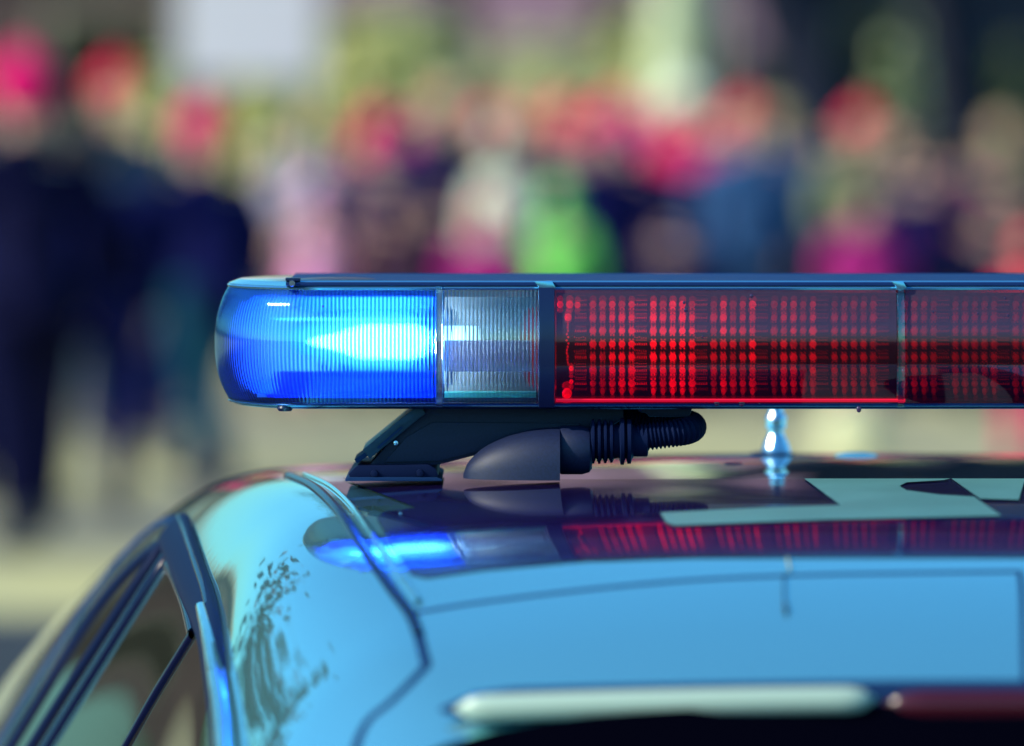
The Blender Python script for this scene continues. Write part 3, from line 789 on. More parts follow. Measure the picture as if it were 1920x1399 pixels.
for i in range(len(hp)-1):
    a = hp[max(0, i-1)]; b = hp[i]; c = hp[i+1]; d = hp[min(len(hp)-1, i+2)]
    for j in range(14):
        t = j/14; cur.append(.5*((2*b)+(c-a)*t+(2*a-5*b+4*c-d)*t*t+(3*b-3*c+d-a)*t**3))
# resample evenly
acc = [0]
for i in range(1, len(cur)): acc.append(acc[-1]+(cur[i]-cur[i-1]).length)
L = acc[-1]; N = int(L/.00065); pts = []; j = 0
for i in range(N):
    t = L*i/(N-1)
    while j < len(acc)-2 and acc[j+1] < t: j += 1
    pts.append(cur[j].lerp(cur[j+1], (t-acc[j])/max(1e-9, acc[j+1]-acc[j])))
hs = MB(); hs.tube(pts, [.0122+.0013*math.sin(2*math.pi*i/6.0) for i in range(N)], 22)
hs.build('corrugated_hose', M_trim, LB)
cb = MB(); v_, f_ = extrude_poly([(BX(1198), BZ(768)), (BX(1302), BZ(768)), (BX(1296), BZ(788)), (BX(1220), BZ(787)), (BX(1214), BZ(780)), (BX(1200), BZ(778))], YB+.05, YB+.09); cb.add(v_, f_); cb.build('connector_block', M_navy2, LB, bevel=.002)
# ------------------------------------------------------------------ the setting
M_pave = mat('pale paving', (.54, .48, .21), .75, noise=.25, nscale=.35, bump=.2, col2=(.27, .25, .19))
M_road = mat('road', (.028, .034, .042), .85, noise=.3, nscale=3, bump=.2)
M_kerb = mat('kerb stone', (.35, .34, .25), .8, noise=.2)
M_grass = mat('grass', (.05, .10, .02), .9, noise=.5, nscale=1.5)
def quad(name, x0, y0, x1, y1, z, m, kind='structure'):
    o = mesh_obj(name, [(x0, y0, z), (x1, y0, z), (x1, y1, z), (x0, y1, z)], [(0, 1, 2, 3)], m, smooth=False); o['kind'] = kind; return o
quad('ground', -900, -900, 900, 900, -.13, M_grass)
quad('road', -300, -400, 300, 19.0, -.004, M_road)
g_ = MB(); g_.box((-60, 19.0, -.12), (60, 19.15, .002)); o = g_.build('kerb', M_kerb, smooth=False, bevel=.01); o['kind'] = 'structure'
quad('pavement', -60, 19.15, 60, 60, 0, M_pave)

# ------------------------------------------------------------------ trees
def tree(name, x, y, h, r, label, group=None, trunk_r=.2, lean=(0, 0), crown_r=2.5, crown_z=None, nleaf=2600, leaf=.09, mt=None, ml=None, seed=1, levels=3, hang=0, spread=0):
    rr = random.Random(seed)
    root = empty(name, (x, y, 0)); tag(root, label, 'tree', group)
    tk = MB(); tips = []
    def limb(p, d, L, rad, lev):
        pts = [p]; rads = [rad]; q = p.copy(); dd = d.copy(); n = 5
        for i in range(n):
            dd = (dd+Vector((rr.uniform(-1, 1), rr.uniform(-1, 1), rr.uniform(-.4, .6)))*.16).normalized()
            q = q+dd*L/n; pts.append(q.copy()); rads.append(rad*(1-.6*(i+1)/n))
            if lev and i >= 1:
                for _ in range(2 if lev > 1 else 1):
                    side = Vector((rr.uniform(-1, 1), rr.uniform(-1, 1), rr.uniform(-.2, .7))).normalized()
                    limb(q, (dd*.6+side).normalized(), L*rr.uniform(.45, .7), rads[-1]*.6, lev-1)
        tk.tube(pts, rads, 7 if lev else 5, cap=False)
        if lev <= 1: tips.extend(pts[2:])
    cz = crown_z or h*.45
    b = Vector((x, y, -.02)); tp = Vector((x+lean[0], y+lean[1], cz))
    pts = [b+(tp-b)*t+Vector((math.sin(t*5+seed)*.05, math.cos(t*4+seed)*.05, 0))*h/6 for t in (0, .12, .3, .5, .75, 1)]
    tk.tube(pts, [trunk_r*1.5, trunk_r*1.1, trunk_r, trunk_r*.95, trunk_r*.85, trunk_r*.7], 14)
    for i in range(5):
        a = 2*math.pi*(i+rr.random()*.6)/5
        limb(pts[-1]-Vector((0, 0, .2)), Vector((math.cos(a)*.7, math.sin(a)*.7, rr.uniform(.5, 1.2))).normalized(), (h-cz)*rr.uniform(.55, .8)*crown_r/2.5, trunk_r*.5, levels-1)
    tk.build('trunk', mt, root)
    if nleaf:
        lv = []; lf = []; li = []
        for i in range(nleaf):
            c = rr.choice(tips)+Vector((rr.gauss(0, 1), rr.gauss(0, 1), rr.gauss(0, 1)-hang))*(spread or leaf*2.6)
            u = Vector((rr.uniform(-1, 1), rr.uniform(-1, 1), rr.uniform(-1, 1))).normalized(); v_ = u.orthogonal().normalized(); s = leaf*rr.uniform(.6, 1.4)
            k = len(lv); lv += [c-u*s, c-u*.2*s+v_*s*.5, c+u*s, c-u*.2*s-v_*s*.5]; lf.append((k, k+1, k+2, k+3)); li.append(rr.randrange(len(ml)))
        mesh_obj('crown', lv, lf, None, root, False, slots=ml, idx=li)
    return root
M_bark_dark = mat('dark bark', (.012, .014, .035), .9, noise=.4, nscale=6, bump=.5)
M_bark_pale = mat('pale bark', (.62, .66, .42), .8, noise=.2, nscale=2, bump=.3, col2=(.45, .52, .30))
M_bark = mat('brown bark', (.05, .035, .025), .9, noise=.4, nscale=8, bump=.5)
LG = [mat('leaf green', (.10, .16, .05), .6), mat('leaf olive', (.16, .17, .06), .6), mat('leaf dark', (.03, .06, .03), .6)]
LP = [mat('leaf pale', (.52, .58, .36), .6), mat('leaf yellow', (.72, .68, .36), .6)]
LR = [mat('leaf rust', (.07, .008, .02), .6), mat('leaf brown', (.03, .012, .02), .6)]
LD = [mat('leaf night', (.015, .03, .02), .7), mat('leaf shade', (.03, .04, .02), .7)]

def X_at(px, Y): return (px-960)/F*Y
def Z_at(py, Y): return HC-(py-HZ)/F*Y

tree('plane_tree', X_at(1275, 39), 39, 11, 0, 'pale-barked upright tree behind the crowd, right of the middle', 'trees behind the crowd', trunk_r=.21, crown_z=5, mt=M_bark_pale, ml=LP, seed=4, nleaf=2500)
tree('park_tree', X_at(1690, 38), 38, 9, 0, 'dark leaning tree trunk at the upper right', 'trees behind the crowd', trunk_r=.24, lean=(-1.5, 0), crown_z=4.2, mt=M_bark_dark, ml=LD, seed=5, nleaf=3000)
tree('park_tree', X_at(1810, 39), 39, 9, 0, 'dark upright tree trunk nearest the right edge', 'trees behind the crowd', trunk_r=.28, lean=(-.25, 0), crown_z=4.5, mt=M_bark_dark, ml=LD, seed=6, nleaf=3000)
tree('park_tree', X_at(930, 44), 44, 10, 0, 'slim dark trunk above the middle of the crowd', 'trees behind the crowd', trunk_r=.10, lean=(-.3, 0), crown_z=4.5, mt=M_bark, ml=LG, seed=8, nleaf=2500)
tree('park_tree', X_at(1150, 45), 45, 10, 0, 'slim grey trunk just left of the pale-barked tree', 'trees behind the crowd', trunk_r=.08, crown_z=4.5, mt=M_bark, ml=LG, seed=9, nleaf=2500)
# trees standing beside the road, seen mirrored in the car
tree('roadside_tree', -4.5, 13.0, 4.3, 0, 'rust-leaved tree at the roadside, mirrored in the car paint', 'roadside trees', trunk_r=.09, crown_z=1.5, crown_r=2.2, mt=M_bark, ml=LR, seed=17, nleaf=800, leaf=.14)
tree('roadside_tree', 8.0, 15.0, 13, 0, 'tall dark roadside tree right of the car', 'roadside trees', trunk_r=.24, crown_z=9.0, crown_r=3.3, mt=M_bark_dark, ml=LD, seed=14, nleaf=9000, leaf=.2)

# ------------------------------------------------------------------ shrubs and buildings
def shrub(name, px, Y, z0, z1, w_, label, ml, seed, n=900, leaf=.07, group='shrubs behind the crowd'):
    rr = random.Random(seed); x = X_at(px, Y)
    root = empty(name, (x, Y, 0)); tag(root, label, 'shrub', group)
    st_ = MB()
    for i in range(7):
        a = rr.uniform(0, 6.28); st_.tube([(x, Y, 0), (x+.25*w_*math.cos(a), Y+.25*w_*math.sin(a), (z0+z1)/2)], [.03, .012], 5)
    st_.build('stem_or_streak', M_bark, root)
    lv = []; lf = []; li = []
    for i in range(n):
        a = rr.uniform(0, 6.28); q = rr.random()**.6; hz_ = rr.random()
        rad = w_/2*q*math.sin(math.pi*(.15+.8*hz_))**.6
        c = Vector((x+rad*math.cos(a), Y+rad*math.sin(a)*.7, z0+(z1-z0)*hz_))
        u = Vector((rr.uniform(-1, 1), rr.uniform(-1, 1), rr.uniform(-1, 1))).normalized(); v_ = u.orthogonal(); s = leaf*rr.uniform(.6, 1.5)
        k = len(lv); lv += [c-u*s, c+v_*s*.6, c+u*s, c-v_*s*.6]; lf.append((k, k+1, k+2, k+3)); li.append(rr.randrange(len(ml)))
    mesh_obj('foliage', lv, lf, None, root, False, slots=ml, idx=li)
LY = [mat('leaf straw', (.78, .70, .30), .6), mat('leaf lime', (.60, .64, .26), .6)]
shrub('shrub', 665, 41, .6, 2.27, .75, 'tall yellow-green shrub right of the white board', LY, 21)
shrub('shrub', 830, 43, .6, 2.22, .9, 'pale green shrub behind the middle left of the crowd', LP, 22)
shrub('shrub', 1075, 43, .6, 2.17, 1.0, 'grey-green shrub left of the pale trunk', LP, 23)
shrub('shrub', 500, 41, .6, 2.02, .8, 'straw coloured shrub below the white board', LY, 24)
shrub('shrub', 290, 41, .6, 1.97, .7, 'olive shrub left of the white board', LY, 25)
shrub('shrub', 1700, 43, .5, 2.27, .55, 'green shrub between the two dark trunks at the right', [LG[0], LP[0]], 26)
shrub('shrub', 1880, 43, .5, 2.12, .5, 'olive shrub at the right edge', [LG[1], LG[0]], 27)
shrub('shrub', 1440, 43, .5, 2.12, .6, 'dark teal shrub right of the pale trunk', [LD[0], LG[2]], 28)
shrub('shrub', 740, 43, .6, 2.35, 1.0, 'lime shrub above the crimson hat left of the middle', LY, 31)
shrub('shrub', 980, 44, .6, 2.2, 1.0, 'pale shrub behind the middle of the crowd', LP, 32)
shrub('shrub', 1190, 43, .6, 2.3, .8, 'straw coloured shrub just left of the pale trunk', LY, 33)

def building(name, x0, x1, y, dep, h, mw, label, storeys, nwin, mwin, roofc=None):
    root = empty(name, ((x0+x1)/2, y, 0)); tag(root, label, 'building')
    b = MB(); b.box((x0, y, -.1), (x1, y+dep, h)); b.build('wall', mw, root, smooth=False)
    r_ = MB(); r_.box((x0-.3, y-.3, h), (x1+.3, y+dep+.3, h+.35)); r_.build('roof', roofc or M_kerb, root, smooth=False)
    for s_ in range(1):
        z0 = 1.0
        for i in range(nwin):
            xc = x0+(x1-x0)*(i+.5)/nwin
            f_ = MB()
            for a, bb in (((xc-.62, y-.05, z0-.07), (xc+.62, y+.02, z0)), ((xc-.62, y-.05, z0+1.55), (xc+.62, y+.02, z0+1.62)), ((xc-.62, y-.05, z0), (xc-.55, y+.02, z0+1.55)), ((xc+.55, y-.05, z0), (xc+.62, y+.02, z0+1.55))): f_.box(a, bb)
            fr = f_.build('window', M_kerb, root, smooth=False)
            p_ = MB(); p_.box((xc-.549, y-.02, z0+.001), (xc+.549, y-.004, z0+1.549)); p_.build('pane', mwin, fr, smooth=False)
M_mauve = mat('mauve render', (.32, .18, .26), .85, noise=.2, nscale=1)
M_ochre = mat('ochre render', (.50, .46, .28), .85, noise=.2, nscale=1)
M_slate = mat('slate render', (.03, .035, .06), .85, noise=.3, nscale=1)
building('town_house', -16, -2.3, 52, 9, 3.3, mat('brown render', (.10, .065, .065), .85, noise=.25, nscale=1), 'brown rendered house behind the left of the crowd', 2, 5, M_glass)
building('town_house', -2.2, 2.4, 50, 9, 8.5, M_mauve, 'mauve rendered house behind the middle of the crowd', 2, 2, M_glass)
building('town_house', 2.5, 14, 53, 9, 9.5, M_slate, 'dark slate-coloured house behind the right of the crowd', 2, 5, M_glass)
# white board on posts
wb = empty('notice_board', (X_at(462, 38), 38, 0)); tag(wb, 'large blank white board on two posts above the crowd at upper left', 'board')
b = MB(); b.box((X_at(335, 38), 38, Z_at(150, 38)), (X_at(600, 38), 38.05, Z_at(150, 38)+1.25)); b.build('panel', mat('white board', (.72, .66, .72), .5, noise=.04), wb, smooth=False, bevel=.01)
for px in (352, 578):
    b = MB(); b.tube([(X_at(px, 38), 38.08, -.01), (X_at(px, 38), 38.08, 3.1)], .03, 12); b.build('post', mat('galvanised post', (.45, .5, .5), .4, metal=.6), wb)

sb = MB(); sb.ball((X_at(1600, 27), 27, .16), .16, 20, 12); sb.lathe([(0, 0), (.15, 0), (.13, .05), (0, .05)], (X_at(1600, 27), 27, 0), 20)
tag(sb.build('stone_bollard', mat('cream stone', (.72, .70, .42), .7, noise=.1)), 'low pale round stone bollard on the paving, seen under the right of the light bar', 'bollard')
# ------------------------------------------------------------------ people
def skin_mesh(nodes, edges, sub_=1):
    """nodes: {name: (Vector, rx, ry)}, grown with a Skin modifier"""
    names = list(nodes); me = bpy.data.meshes.new('tmp')
    me.from_pydata([tuple(nodes[n][0]) for n in names], [(names.index(a), names.index(b)) for a, b in edges], [])
    o = bpy.data.objects.new('tmp', me); C.objects.link(o)
    m = o.modifiers.new('s', 'SKIN'); m.use_smooth_shade = True; m.branch_smoothing = .3
    for i, n in enumerate(names):
        me.skin_vertices[0].data[i].radius = (nodes[n][1], nodes[n][2]); me.skin_vertices[0].data[i].use_root = (i == 0)
    s = o.modifiers.new('u', 'SUBSURF'); s.levels = sub_; s.render_levels = sub_
    dg = bpy.context.evaluated_depsgraph_get(); dg.update()
    r = bpy.data.meshes.new_from_object(o.evaluated_get(dg)); bpy.data.objects.remove(o)
    vs = [v.co.copy() for v in r.vertices]; fs = [tuple(p.vertices) for p in r.polygons]
    bpy.data.meshes.remove(r)
    return vs, fs
def fuse(mb, vox, smooth=4):
    me = bpy.data.meshes.new('tmp'); me.from_pydata(mb.v, [], mb.f); o = bpy.data.objects.new('tmp', me); C.objects.link(o)
    m = o.modifiers.new('r', 'REMESH'); m.mode = 'VOXEL'; m.voxel_size = vox
    if smooth: q = o.modifiers.new('q', 'SMOOTH'); q.iterations = smooth; q.factor = .5
    dg = bpy.context.evaluated_depsgraph_get(); dg.update()
    r = bpy.data.meshes.new_from_object(o.evaluated_get(dg)); bpy.data.objects.remove(o)
    r.materials.clear(); r.polygons.foreach_set('use_smooth', [True]*len(r.polygons))
    return r
V = Vector
def make_pose(step=.0, armL=0, armR=0, elbow=.35, lean=0):
    """returns body meshes for a 1.75 m adult facing -Y. step: half stride in metres"""
    J = {}
    J['pelvis'] = (V((0, 0, .93)), .135, .10)
    J['waist'] = (V((0, -.01-lean*.3, 1.08)), .125, .09)
    J['chest'] = (V((0, -.02-lean*.7, 1.27)), .155, .105)
    J['neckb'] = (V((0, -.01-lean, 1.45)), .075, .06)
    J['neck'] = (V((0, -.02-lean, 1.52)), .055, .055)
    for s, n, st_, ar in ((-1, 'l', step, armL), (1, 'r', -step, armR)):
        J['hip'+n] = (V((s*.09, 0, .88)), .085, .085)
        J['knee'+n] = (V((s*.10, -st_*.55-.03, .50)), .056, .056)
        J['ank'+n] = (V((s*.105, -st_+.02, .09 if st_ >= 0 else .12)), .036, .036)
        J['toe'+n] = (V((s*.115, -st_-.14, .035)), .036, .026)
        J['sh'+n] = (V((s*.185, -lean, 1.40)), .055, .055)
        e = V((s*.235, -.02+.14*math.sin(-ar)-lean*.6, 1.40-.29*math.cos(ar)))
        J['el'+n] = (e, .041, .041)
        wv = e+V((-s*.02, -.25*math.sin(elbow+max(0, ar)), -.25*math.cos(elbow+max(0, ar))))
        J['wr'+n] = (wv, .026, .022)
        pv = wv+(wv-e).normalized()*.075
        J['pa'+n] = (pv, .036, .016)
    ed = [('pelvis', 'waist'), ('waist', 'chest'), ('chest', 'neckb'), ('neckb', 'neck')]
    for n in 'lr':
        ed += [('pelvis', 'hip'+n), ('hip'+n, 'knee'+n), ('knee'+n, 'ank'+n), ('ank'+n, 'toe'+n), ('chest', 'sh'+n), ('sh'+n, 'el'+n), ('el'+n, 'wr'+n), ('wr'+n, 'pa'+n)]
    mb = MB(); mb.add(*skin_mesh(J, ed))
    for s, n in ((-1, 'l'), (1, 'r')):
        p = J['pa'+n][0]; d = (p-J['wr'+n][0]).normalized(); side = V((0, 1, 0)) if abs(d.y) < .8 else V((0, 0, 1))
        side = (side-d*side.dot(d)).normalized(); fw = d.cross(side)*(-s)
        for k, (o_, L) in enumerate(((-.027, .075), (-.009, .085), (.009, .08), (.026, .064))):
            a = p+side*o_; b = a+d*L*.5+fw*.006; c = b+(d*.8+fw*.6).normalized()*L*.5
            mb.tube([a-d*.01, a+d*.02, b, c], [.010, .0098, .009, .0075], 8)
        a = J['wr'+n][0]+d*.03-side*.025; mb.tube([a, a-side*.02+d*.02, a-side*.028+d*.055+fw*.012], [.013, .012, .009], 8)
    # head
    hx = J['neck'][0]; hc = hx+V((0, -.02, .125))
    mb.ball(hc, .1, 18, 14, sc=(.76, .95, 1.16)); mb.ball(hc+V((0, -.045, -.065)), .055, 12, 8, sc=(.9, .85, .9))
    mb.tube([hc+V((0, -.09, .015)), hc+V((0, -.108, -.02)), hc+V((0, -.095, -.03))], [.008, .015, .012], 8)
    mb.ball(hc+V((0, -.093, -.058)), .02, 10, 6, sc=(1.1, .4, .35))
    for s in (-1, 1):
        mb.ball(hc+V((s*.077, .005, -.01)), .028, 8, 6, sc=(.4, .75, 1.15))
    mb.tube([hx-V((0, 0, .03)), hx+V((0, 0, .08))], [.055, .05], 12)
    body_ = fuse(mb, .0095, 3)
    def sub_set(keep, grow, edges_, extra=None, vox=.014):
        m2 = MB(); nodes = {k_: (v_[0], v_[1]+grow, v_[2]+grow) for k_, v_ in J.items() if k_ in keep}
        m2.add(*skin_mesh(nodes, [e for e in edges_ if e[0] in keep and e[1] in keep]))
        if extra: extra(m2)
        return fuse(m2, vox, 4)
    def skirt(m2):
        m2.tube([V((0, .0, .80)), V((0, 0, .95)), V((0, -.01-lean*.3, 1.08)), V((0, -.02-lean*.7, 1.28))], [.205, .20, .18, .19], 20, sq=(1, .72))
        m2.tube([V((0, -.012-lean, 1.44)), V((0, -.02-lean, 1.50))], [.085, .075], 14)
    jacket = sub_set(['chest', 'waist', 'neckb', 'shl', 'shr', 'ell', 'elr', 'wrl', 'wrr'], .024, ed, skirt)
    trousers = sub_set(['pelvis', 'hipl', 'hipr', 'kneel', 'kneer', 'ankl', 'ankr'], .020, ed)
    shoes = []
    for n in 'lr':
        sh = MB()
        a = J['ank'+n][0]; t = J['toe'+n][0]
        sh.tube([V((a.x, a.y+.03, .045)), V((a.x, a.y-.02, .055)), V((t.x, t.y+.03, .045)), V((t.x, t.y-.03, .035))], [.04, .052, .048, .026], 12, sq=(1, .9))
        sh.tube([a+V((0, 0, .04)), V((a.x, a.y, .05))], [.05, .05], 10)
        shoes.append(fuse(sh, .012, 2))
    hr = MB(); hr.ball(hc+V((0, .02, .022)), .108, 18, 12, sc=(.80, .93, 1.05)); hair = fuse(hr, .012, 1)
    # trim the front of the hair so that the face shows
    bm = bmesh.new(); bm.from_mesh(hair); bmesh.ops.delete(bm, geom=[v_ for v_ in bm.verts if v_.co.y < hc.y-.045 and v_.co.z < hc.z+.055 or v_.co.z < hc.z-.09], context='VERTS'); bm.to_mesh(hair); bm.free()
    ht = MB(); ht.ball(hc+V((0, .006, .055)), .112, 18, 12, sc=(.84, .98, .92)); ht.lathe([(.094, -.012), (.103, -.010), (.103, .03), (.094, .032)], tuple(hc+V((0, .006, .035))), 20)
    ht.ball(hc+V((0, .006, .165)), .032, 10, 8); hat = fuse(ht, .011, 1)
    bm = bmesh.new(); bm.from_mesh(hat); bmesh.ops.delete(bm, geom=[v_ for v_ in bm.verts if v_.co.z < hc.z+.022], context='VERTS'); bm.to_mesh(hat); bm.free()
    ey = []
    for s in (-1, 1):
        eye = MB(); eye.ball(hc+V((s*.030, -.083, .012)), .010, 8, 6, sc=(1.2, .6, .8))
        e_ = bpy.data.meshes.new('eye'); e_.from_pydata(eye.v, [], eye.f); ey.append(e_)
    bp_ = MB(); bp_.ball(V((0, .17, 1.22)), .2, 14, 10, sc=(.85, .55, 1.15)); bp_.ball(V((0, .27, 1.12)), .12, 12, 8, sc=(1, .5, .9)); pack = fuse(bp_, .018, 3)
    return dict(body=body_, jacket=jacket, trousers=trousers, shoes=shoes, hair=hair, hat=hat, eyes=ey, backpack=pack)
POSES = [make_pose(.0, .05, -.05, .25), make_pose(.26, -.35, .40, .5), make_pose(-.20, .35, -.30, .6, .03), make_pose(.05, .5, .45, 1.5)]
M_skin = mat('skin', (.62, .36, .26), .5)
M_skin2 = mat('tanned skin', (.50, .30, .20), .5)
M_eye = mat('eyes', (.03, .02, .02), .2)
M_shoe = mat('dark shoes', (.012, .012, .03), .5)
def cloth(name, c): return mat(name, c, .85, spec=.12, noise=.12, nscale=14)
NAVY = cloth('navy cloth', (.0025, .004, .060)); BLACK = cloth('black cloth', (.0015, .002, .026)); STEEL = cloth('steel blue cloth', (.03, .085, .21))
CRIM = cloth('crimson wool', (.80, .008, .15)); RED = cloth('red wool', (.90, .035, .10)); PINK = cloth('pink cloth', (.92, .10, .36)); PALEP = cloth('pale pink cloth', (.98, .42, .74))
CREAM = cloth('cream wool', (.92, .93, .72)); GREEN = cloth('bright green cloth', (.22, .78, .14)); PURP = cloth('purple cloth', (.035, .015, .08)); MAG = cloth('magenta cloth', (.42, .02, .20))
OLIVE = cloth('olive cloth', (.22, .25, .13)); TEAL = cloth('teal cloth', (.004, .05, .09)); BROWN = cloth('brown cloth', (.07, .03, .05)); GREY = cloth('grey green cloth', (.22, .30, .30)); PEACH = cloth('peach wool', (.85, .42, .30)); LILAC = cloth('lilac cloth', (.55, .50, .60))
SLATE = cloth('slate cloth', (.035, .06, .10)); CORAL = cloth('bright pink-red cloth', (.90, .03, .17))
JEANS = cloth('blue jeans', (.02, .05, .14))
HAIRS = [mat('brown hair', (.04, .02, .012), .6), mat('fair hair', (.45, .34, .16), .6), mat('white hair', (.75, .75, .68), .6), mat('black hair', (.008, .007, .01), .5)]
def person(px, Y, h, pose, rot, jk, tr, label, hat=None, hair=0, pack=None, skin=None, wide=1.0):
    P = POSES[pose]; k = h/(1.80 if hat else 1.755)
    root = empty('person', (X_at(px, Y), Y, 0)); root.rotation_euler = (0, 0, R(rot)); root.scale = (k*wide, k*wide, k)
    tag(root, label, 'person', 'people in the crowd behind the car')
    def put(name, me, m):
        o = bpy.data.objects.new(name, me.copy() if False else me); C.objects.link(o); o.parent = root
        if not me.materials: me.materials.append(m)
        o.material_slots[0].link = 'OBJECT'; o.material_slots[0].material = m
        return o
    put('body', P['body'], skin or M_skin); put('jacket', P['jacket'], jk); put('trousers', P['trousers'], tr); put('shoe', P['shoes'][0], M_shoe); put('shoe', P['shoes'][1], M_shoe)
    put('eye', P['eyes'][0], M_eye); put('eye', P['eyes'][1], M_eye); put('hair', P['hair'], hat if hat and 150 < rot < 225 else HAIRS[hair])
    if hat: put('hat', P['hat'], hat)
    if pack: put('backpack', P['backpack'], pack)
    return root
def ph(top, Y): return HC-(top-HZ)/F*Y       # stature of a person whose head top is at this row
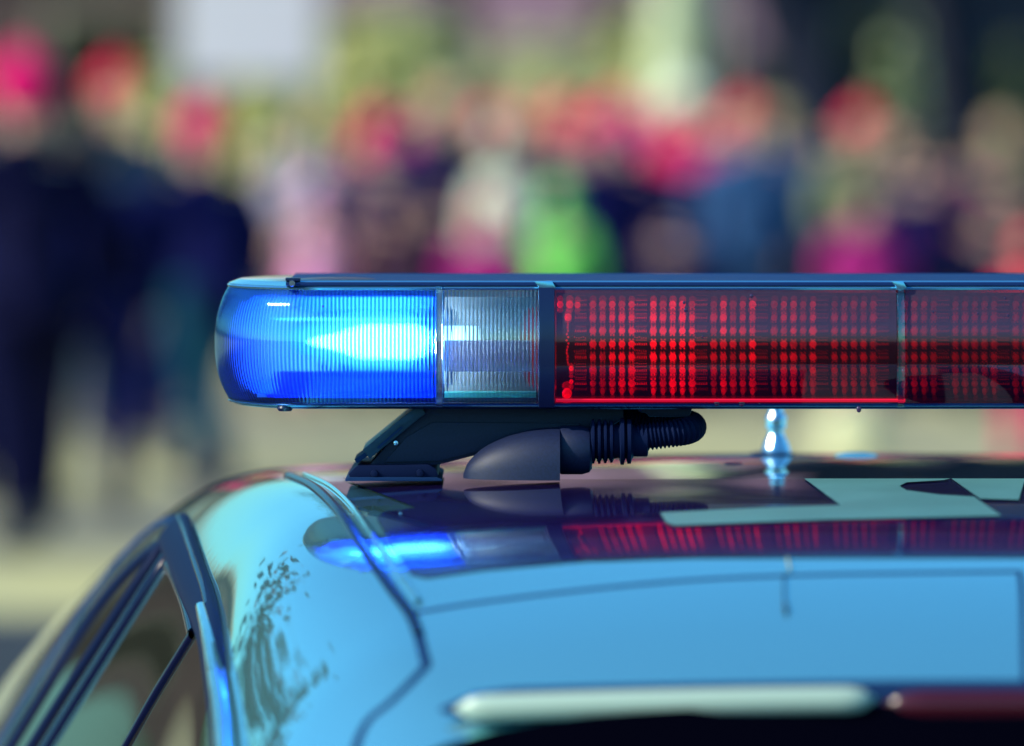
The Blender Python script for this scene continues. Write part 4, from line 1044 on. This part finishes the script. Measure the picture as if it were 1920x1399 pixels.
PEOPLE = [
 (48, 22.0, 100, 1, 200, BLACK, BLACK, 'tall person in a black coat and red hat at the far left edge', dict(hat=CRIM, wide=1.25)),
 (158, 23.6, 220, 0, 180, NAVY, NAVY, 'hatless person in navy directly right of the far left one', dict(hair=3, wide=1.35)),
 (214, 29.0, 122, 0, 20, SLATE, SLATE, 'person in slate grey-blue clothes and a red hat, second red hat from the left', dict(hat=RED, wide=1.1)),
 (10, 24.5, 240, 0, 170, NAVY, BLACK, 'shorter person in navy cut by the left edge', dict(hair=3, wide=1.5)),
 (283, 30.5, 235, 2, 10, GREY, JEANS, 'pale-haired person in a grey-green jacket left of the navy walker', dict(hair=1, wide=1.1)),
 (388, 25.6, 196, 1, 215, NAVY, TEAL, 'walking person in a long navy coat, teal trousers and crimson hat', dict(hat=CRIM, wide=1.3)),
 (345, 27.0, 310, 0, 180, NAVY, NAVY, 'short broad person in navy half hidden by the navy walker', dict(hair=3, wide=1.5)),
 (440, 32.5, 330, 2, 30, PURP, BROWN, 'short person in purple just right of the navy walker', dict(hair=0, wide=1.3)),
 (520, 34.5, 262, 0, 0, LILAC, LILAC, 'person in lilac left of the one in pale pink', dict(hair=2, wide=1.1)),
 (590, 32.4, 330, 3, 10, PALEP, PINK, 'child in a pale pink jacket above the blue end of the light bar', dict(hat=PALEP, wide=1.2)),
 (636, 34.0, 325, 0, 190, PINK, CRIM, 'small child in a stronger pink behind the pale pink one', dict(hat=CRIM, wide=1.2)),
 (585, 37.5, 215, 0, 0, GREY, GREY, 'distant person in pale grey-green under the white board', dict(hair=1, wide=1.2)),
 (712, 33.2, 208, 0, 175, NAVY, NAVY, 'person in navy wearing a crimson bobble hat, left of the cream jacket', dict(hat=CRIM, wide=1.4)),
 (740, 32.2, 330, 2, 180, BROWN, PURP, 'shorter person in a brown jacket in front of the crimson bobble hat', dict(hat=NAVY, wide=1.4)),
 (832, 35.5, 172, 0, 0, NAVY, NAVY, 'person with a peach hat between the crimson bobble hat and the cream jacket', dict(hat=PEACH, wide=1.2)),
 (825, 33.0, 320, 0, 190, NAVY, PURP, 'short person in navy below the peach hat', dict(hat=NAVY, wide=1.5)),
 (655, 34.8, 330, 0, 190, NAVY, NAVY, 'short person in navy between the pink and the brown jackets', dict(hat=NAVY, wide=1.2)),
 (934, 32.8, 238, 0, 350, CREAM, MAG, 'narrow person in a cream jacket and cream hat in the middle of the crowd', dict(hat=CREAM, hair=2, wide=.72)),
 (915, 32.0, 385, 0, 0, MAG, MAG, 'small child in magenta and a crimson hat below the cream jacket', dict(hat=CRIM, wide=1.4)),
 (1046, 32.0, 350, 0, 180, GREEN, NAVY, 'child in a bright green jacket above the red lens', dict(hat=GREEN, wide=1.12)),
 (1060, 35.2, 192, 0, 170, NAVY, NAVY, 'person in navy with a red hat behind the green child', dict(hat=RED, wide=1.3)),
 (1118, 33.6, 215, 0, 5, NAVY, NAVY, 'person in navy with a crimson hat and bare face right of the green child', dict(hat=CRIM, wide=1.35)),
 (1195, 34.2, 210, 2, 200, NAVY, NAVY, 'person in navy with a dark magenta hat left of the bright pink-red jacket', dict(hat=MAG, wide=1.4)),
 (1278, 34.8, 150, 0, 0, CORAL, NAVY, 'person in a bright pink-red jacket and cream hat under the pale trunk', dict(hat=CREAM, hair=2, wide=1.45)),
 (1262, 32.4, 385, 0, 180, NAVY, NAVY, 'short person in navy in front of the bright pink-red jacket', dict(hat=NAVY, wide=1.8)),
 (1395, 33.4, 190, 0, 0, STEEL, STEEL, 'person in steel blue with a red hat, left one of the pair in steel blue', dict(hat=RED, wide=1.25)),
 (1455, 34.4, 200, 0, 180, STEEL, JEANS, 'person in steel blue with fair hair, right one of the pair in steel blue', dict(hair=1, wide=1.3)),
 (1515, 36.0, 265, 1, 180, TEAL, JEANS, 'person in teal right of the pair in steel blue', dict(hair=3, wide=1.3)),
 (1608, 34.0, 205, 2, 20, OLIVE, PURP, 'person in an olive jacket and red-orange hat right of the pair in steel blue', dict(hat=RED, wide=1.3)),
 (1620, 32.4, 370, 0, 10, MAG, PINK, 'short person in magenta in front of the olive jacket', dict(hair=0, wide=1.35)),
 (1725, 33.5, 255, 0, 180, NAVY, NAVY, 'dark-haired person in navy right of the olive jacket', dict(hair=3, wide=1.5)),
 (1812, 34.2, 260, 1, 170, MAG, NAVY, 'person in dark magenta second from the right edge', dict(hair=3, wide=1.2)),
 (1880, 36.0, 225, 0, 0, OLIVE, BLACK, 'person in olive at the right edge', dict(hair=1, wide=1.2)),
 (1868, 31.8, 360, 0, 180, BLACK, BLACK, 'short broad person in black at the right edge', dict(hair=3, wide=1.9)),
 (1935, 26.5, 440, 0, 0, RED, CRIM, 'small child in red cut by the right edge', dict(hat=RED, wide=1.2)),
 (500, 36.5, 290, 0, 170, BROWN, NAVY, 'brown-coated person in the back row just left of the blue end', dict(hair=0, wide=1.4)),
 (690, 37.0, 255, 0, 180, NAVY, NAVY, 'navy back-row person left of the crimson bobble hat', dict(hat=CRIM, wide=1.4)),
 (775, 37.5, 240, 0, 180, NAVY, NAVY, 'navy back-row person with a magenta hat below the lime shrub', dict(hat=MAG, wide=1.5)),
 (925, 37.0, 200, 0, 0, PURP, NAVY, 'purple back-row person behind the cream jacket', dict(hat=CRIM, wide=1.3)),
 (1000, 37.0, 195, 0, 180, NAVY, NAVY, 'navy back-row person in a peach hat right of the cream jacket', dict(hat=PEACH, wide=1.4)),
 (1160, 37.0, 180, 0, 10, NAVY, NAVY, 'navy back-row person with a red hat left of the pale trunk', dict(hat=RED, wide=1.4)),
 (1225, 36.4, 215, 0, 10, PURP, NAVY, 'purple back-row person with a crimson hat under the pale trunk', dict(hat=CRIM, wide=1.3)),
 (1345, 36.5, 225, 0, 10, NAVY, NAVY, 'navy back-row person right of the pale trunk', dict(hat=PEACH, wide=1.4)),
 (1545, 37.5, 250, 0, 10, NAVY, NAVY, 'navy back-row person left of the olive jacket', dict(hair=3, wide=1.4)),
 (1675, 37.0, 240, 0, 10, NAVY, NAVY, 'navy back-row person right behind the olive jacket', dict(hair=3, wide=1.5)),
 (1770, 36.5, 270, 0, 190, NAVY, BLACK, 'navy back-row person left of the dark magenta one', dict(hair=3, wide=1.5)),
 (1915, 33.0, 300, 0, 190, BLACK, BLACK, 'black-clad person cut by the right edge of the photo', dict(hair=3, wide=1.7)),
]
for px, Y, top, pose, rot, jk, tr, label, kw in PEOPLE:
    person(px, Y, ph(top, Y), pose, rot, jk, tr, label, **kw)
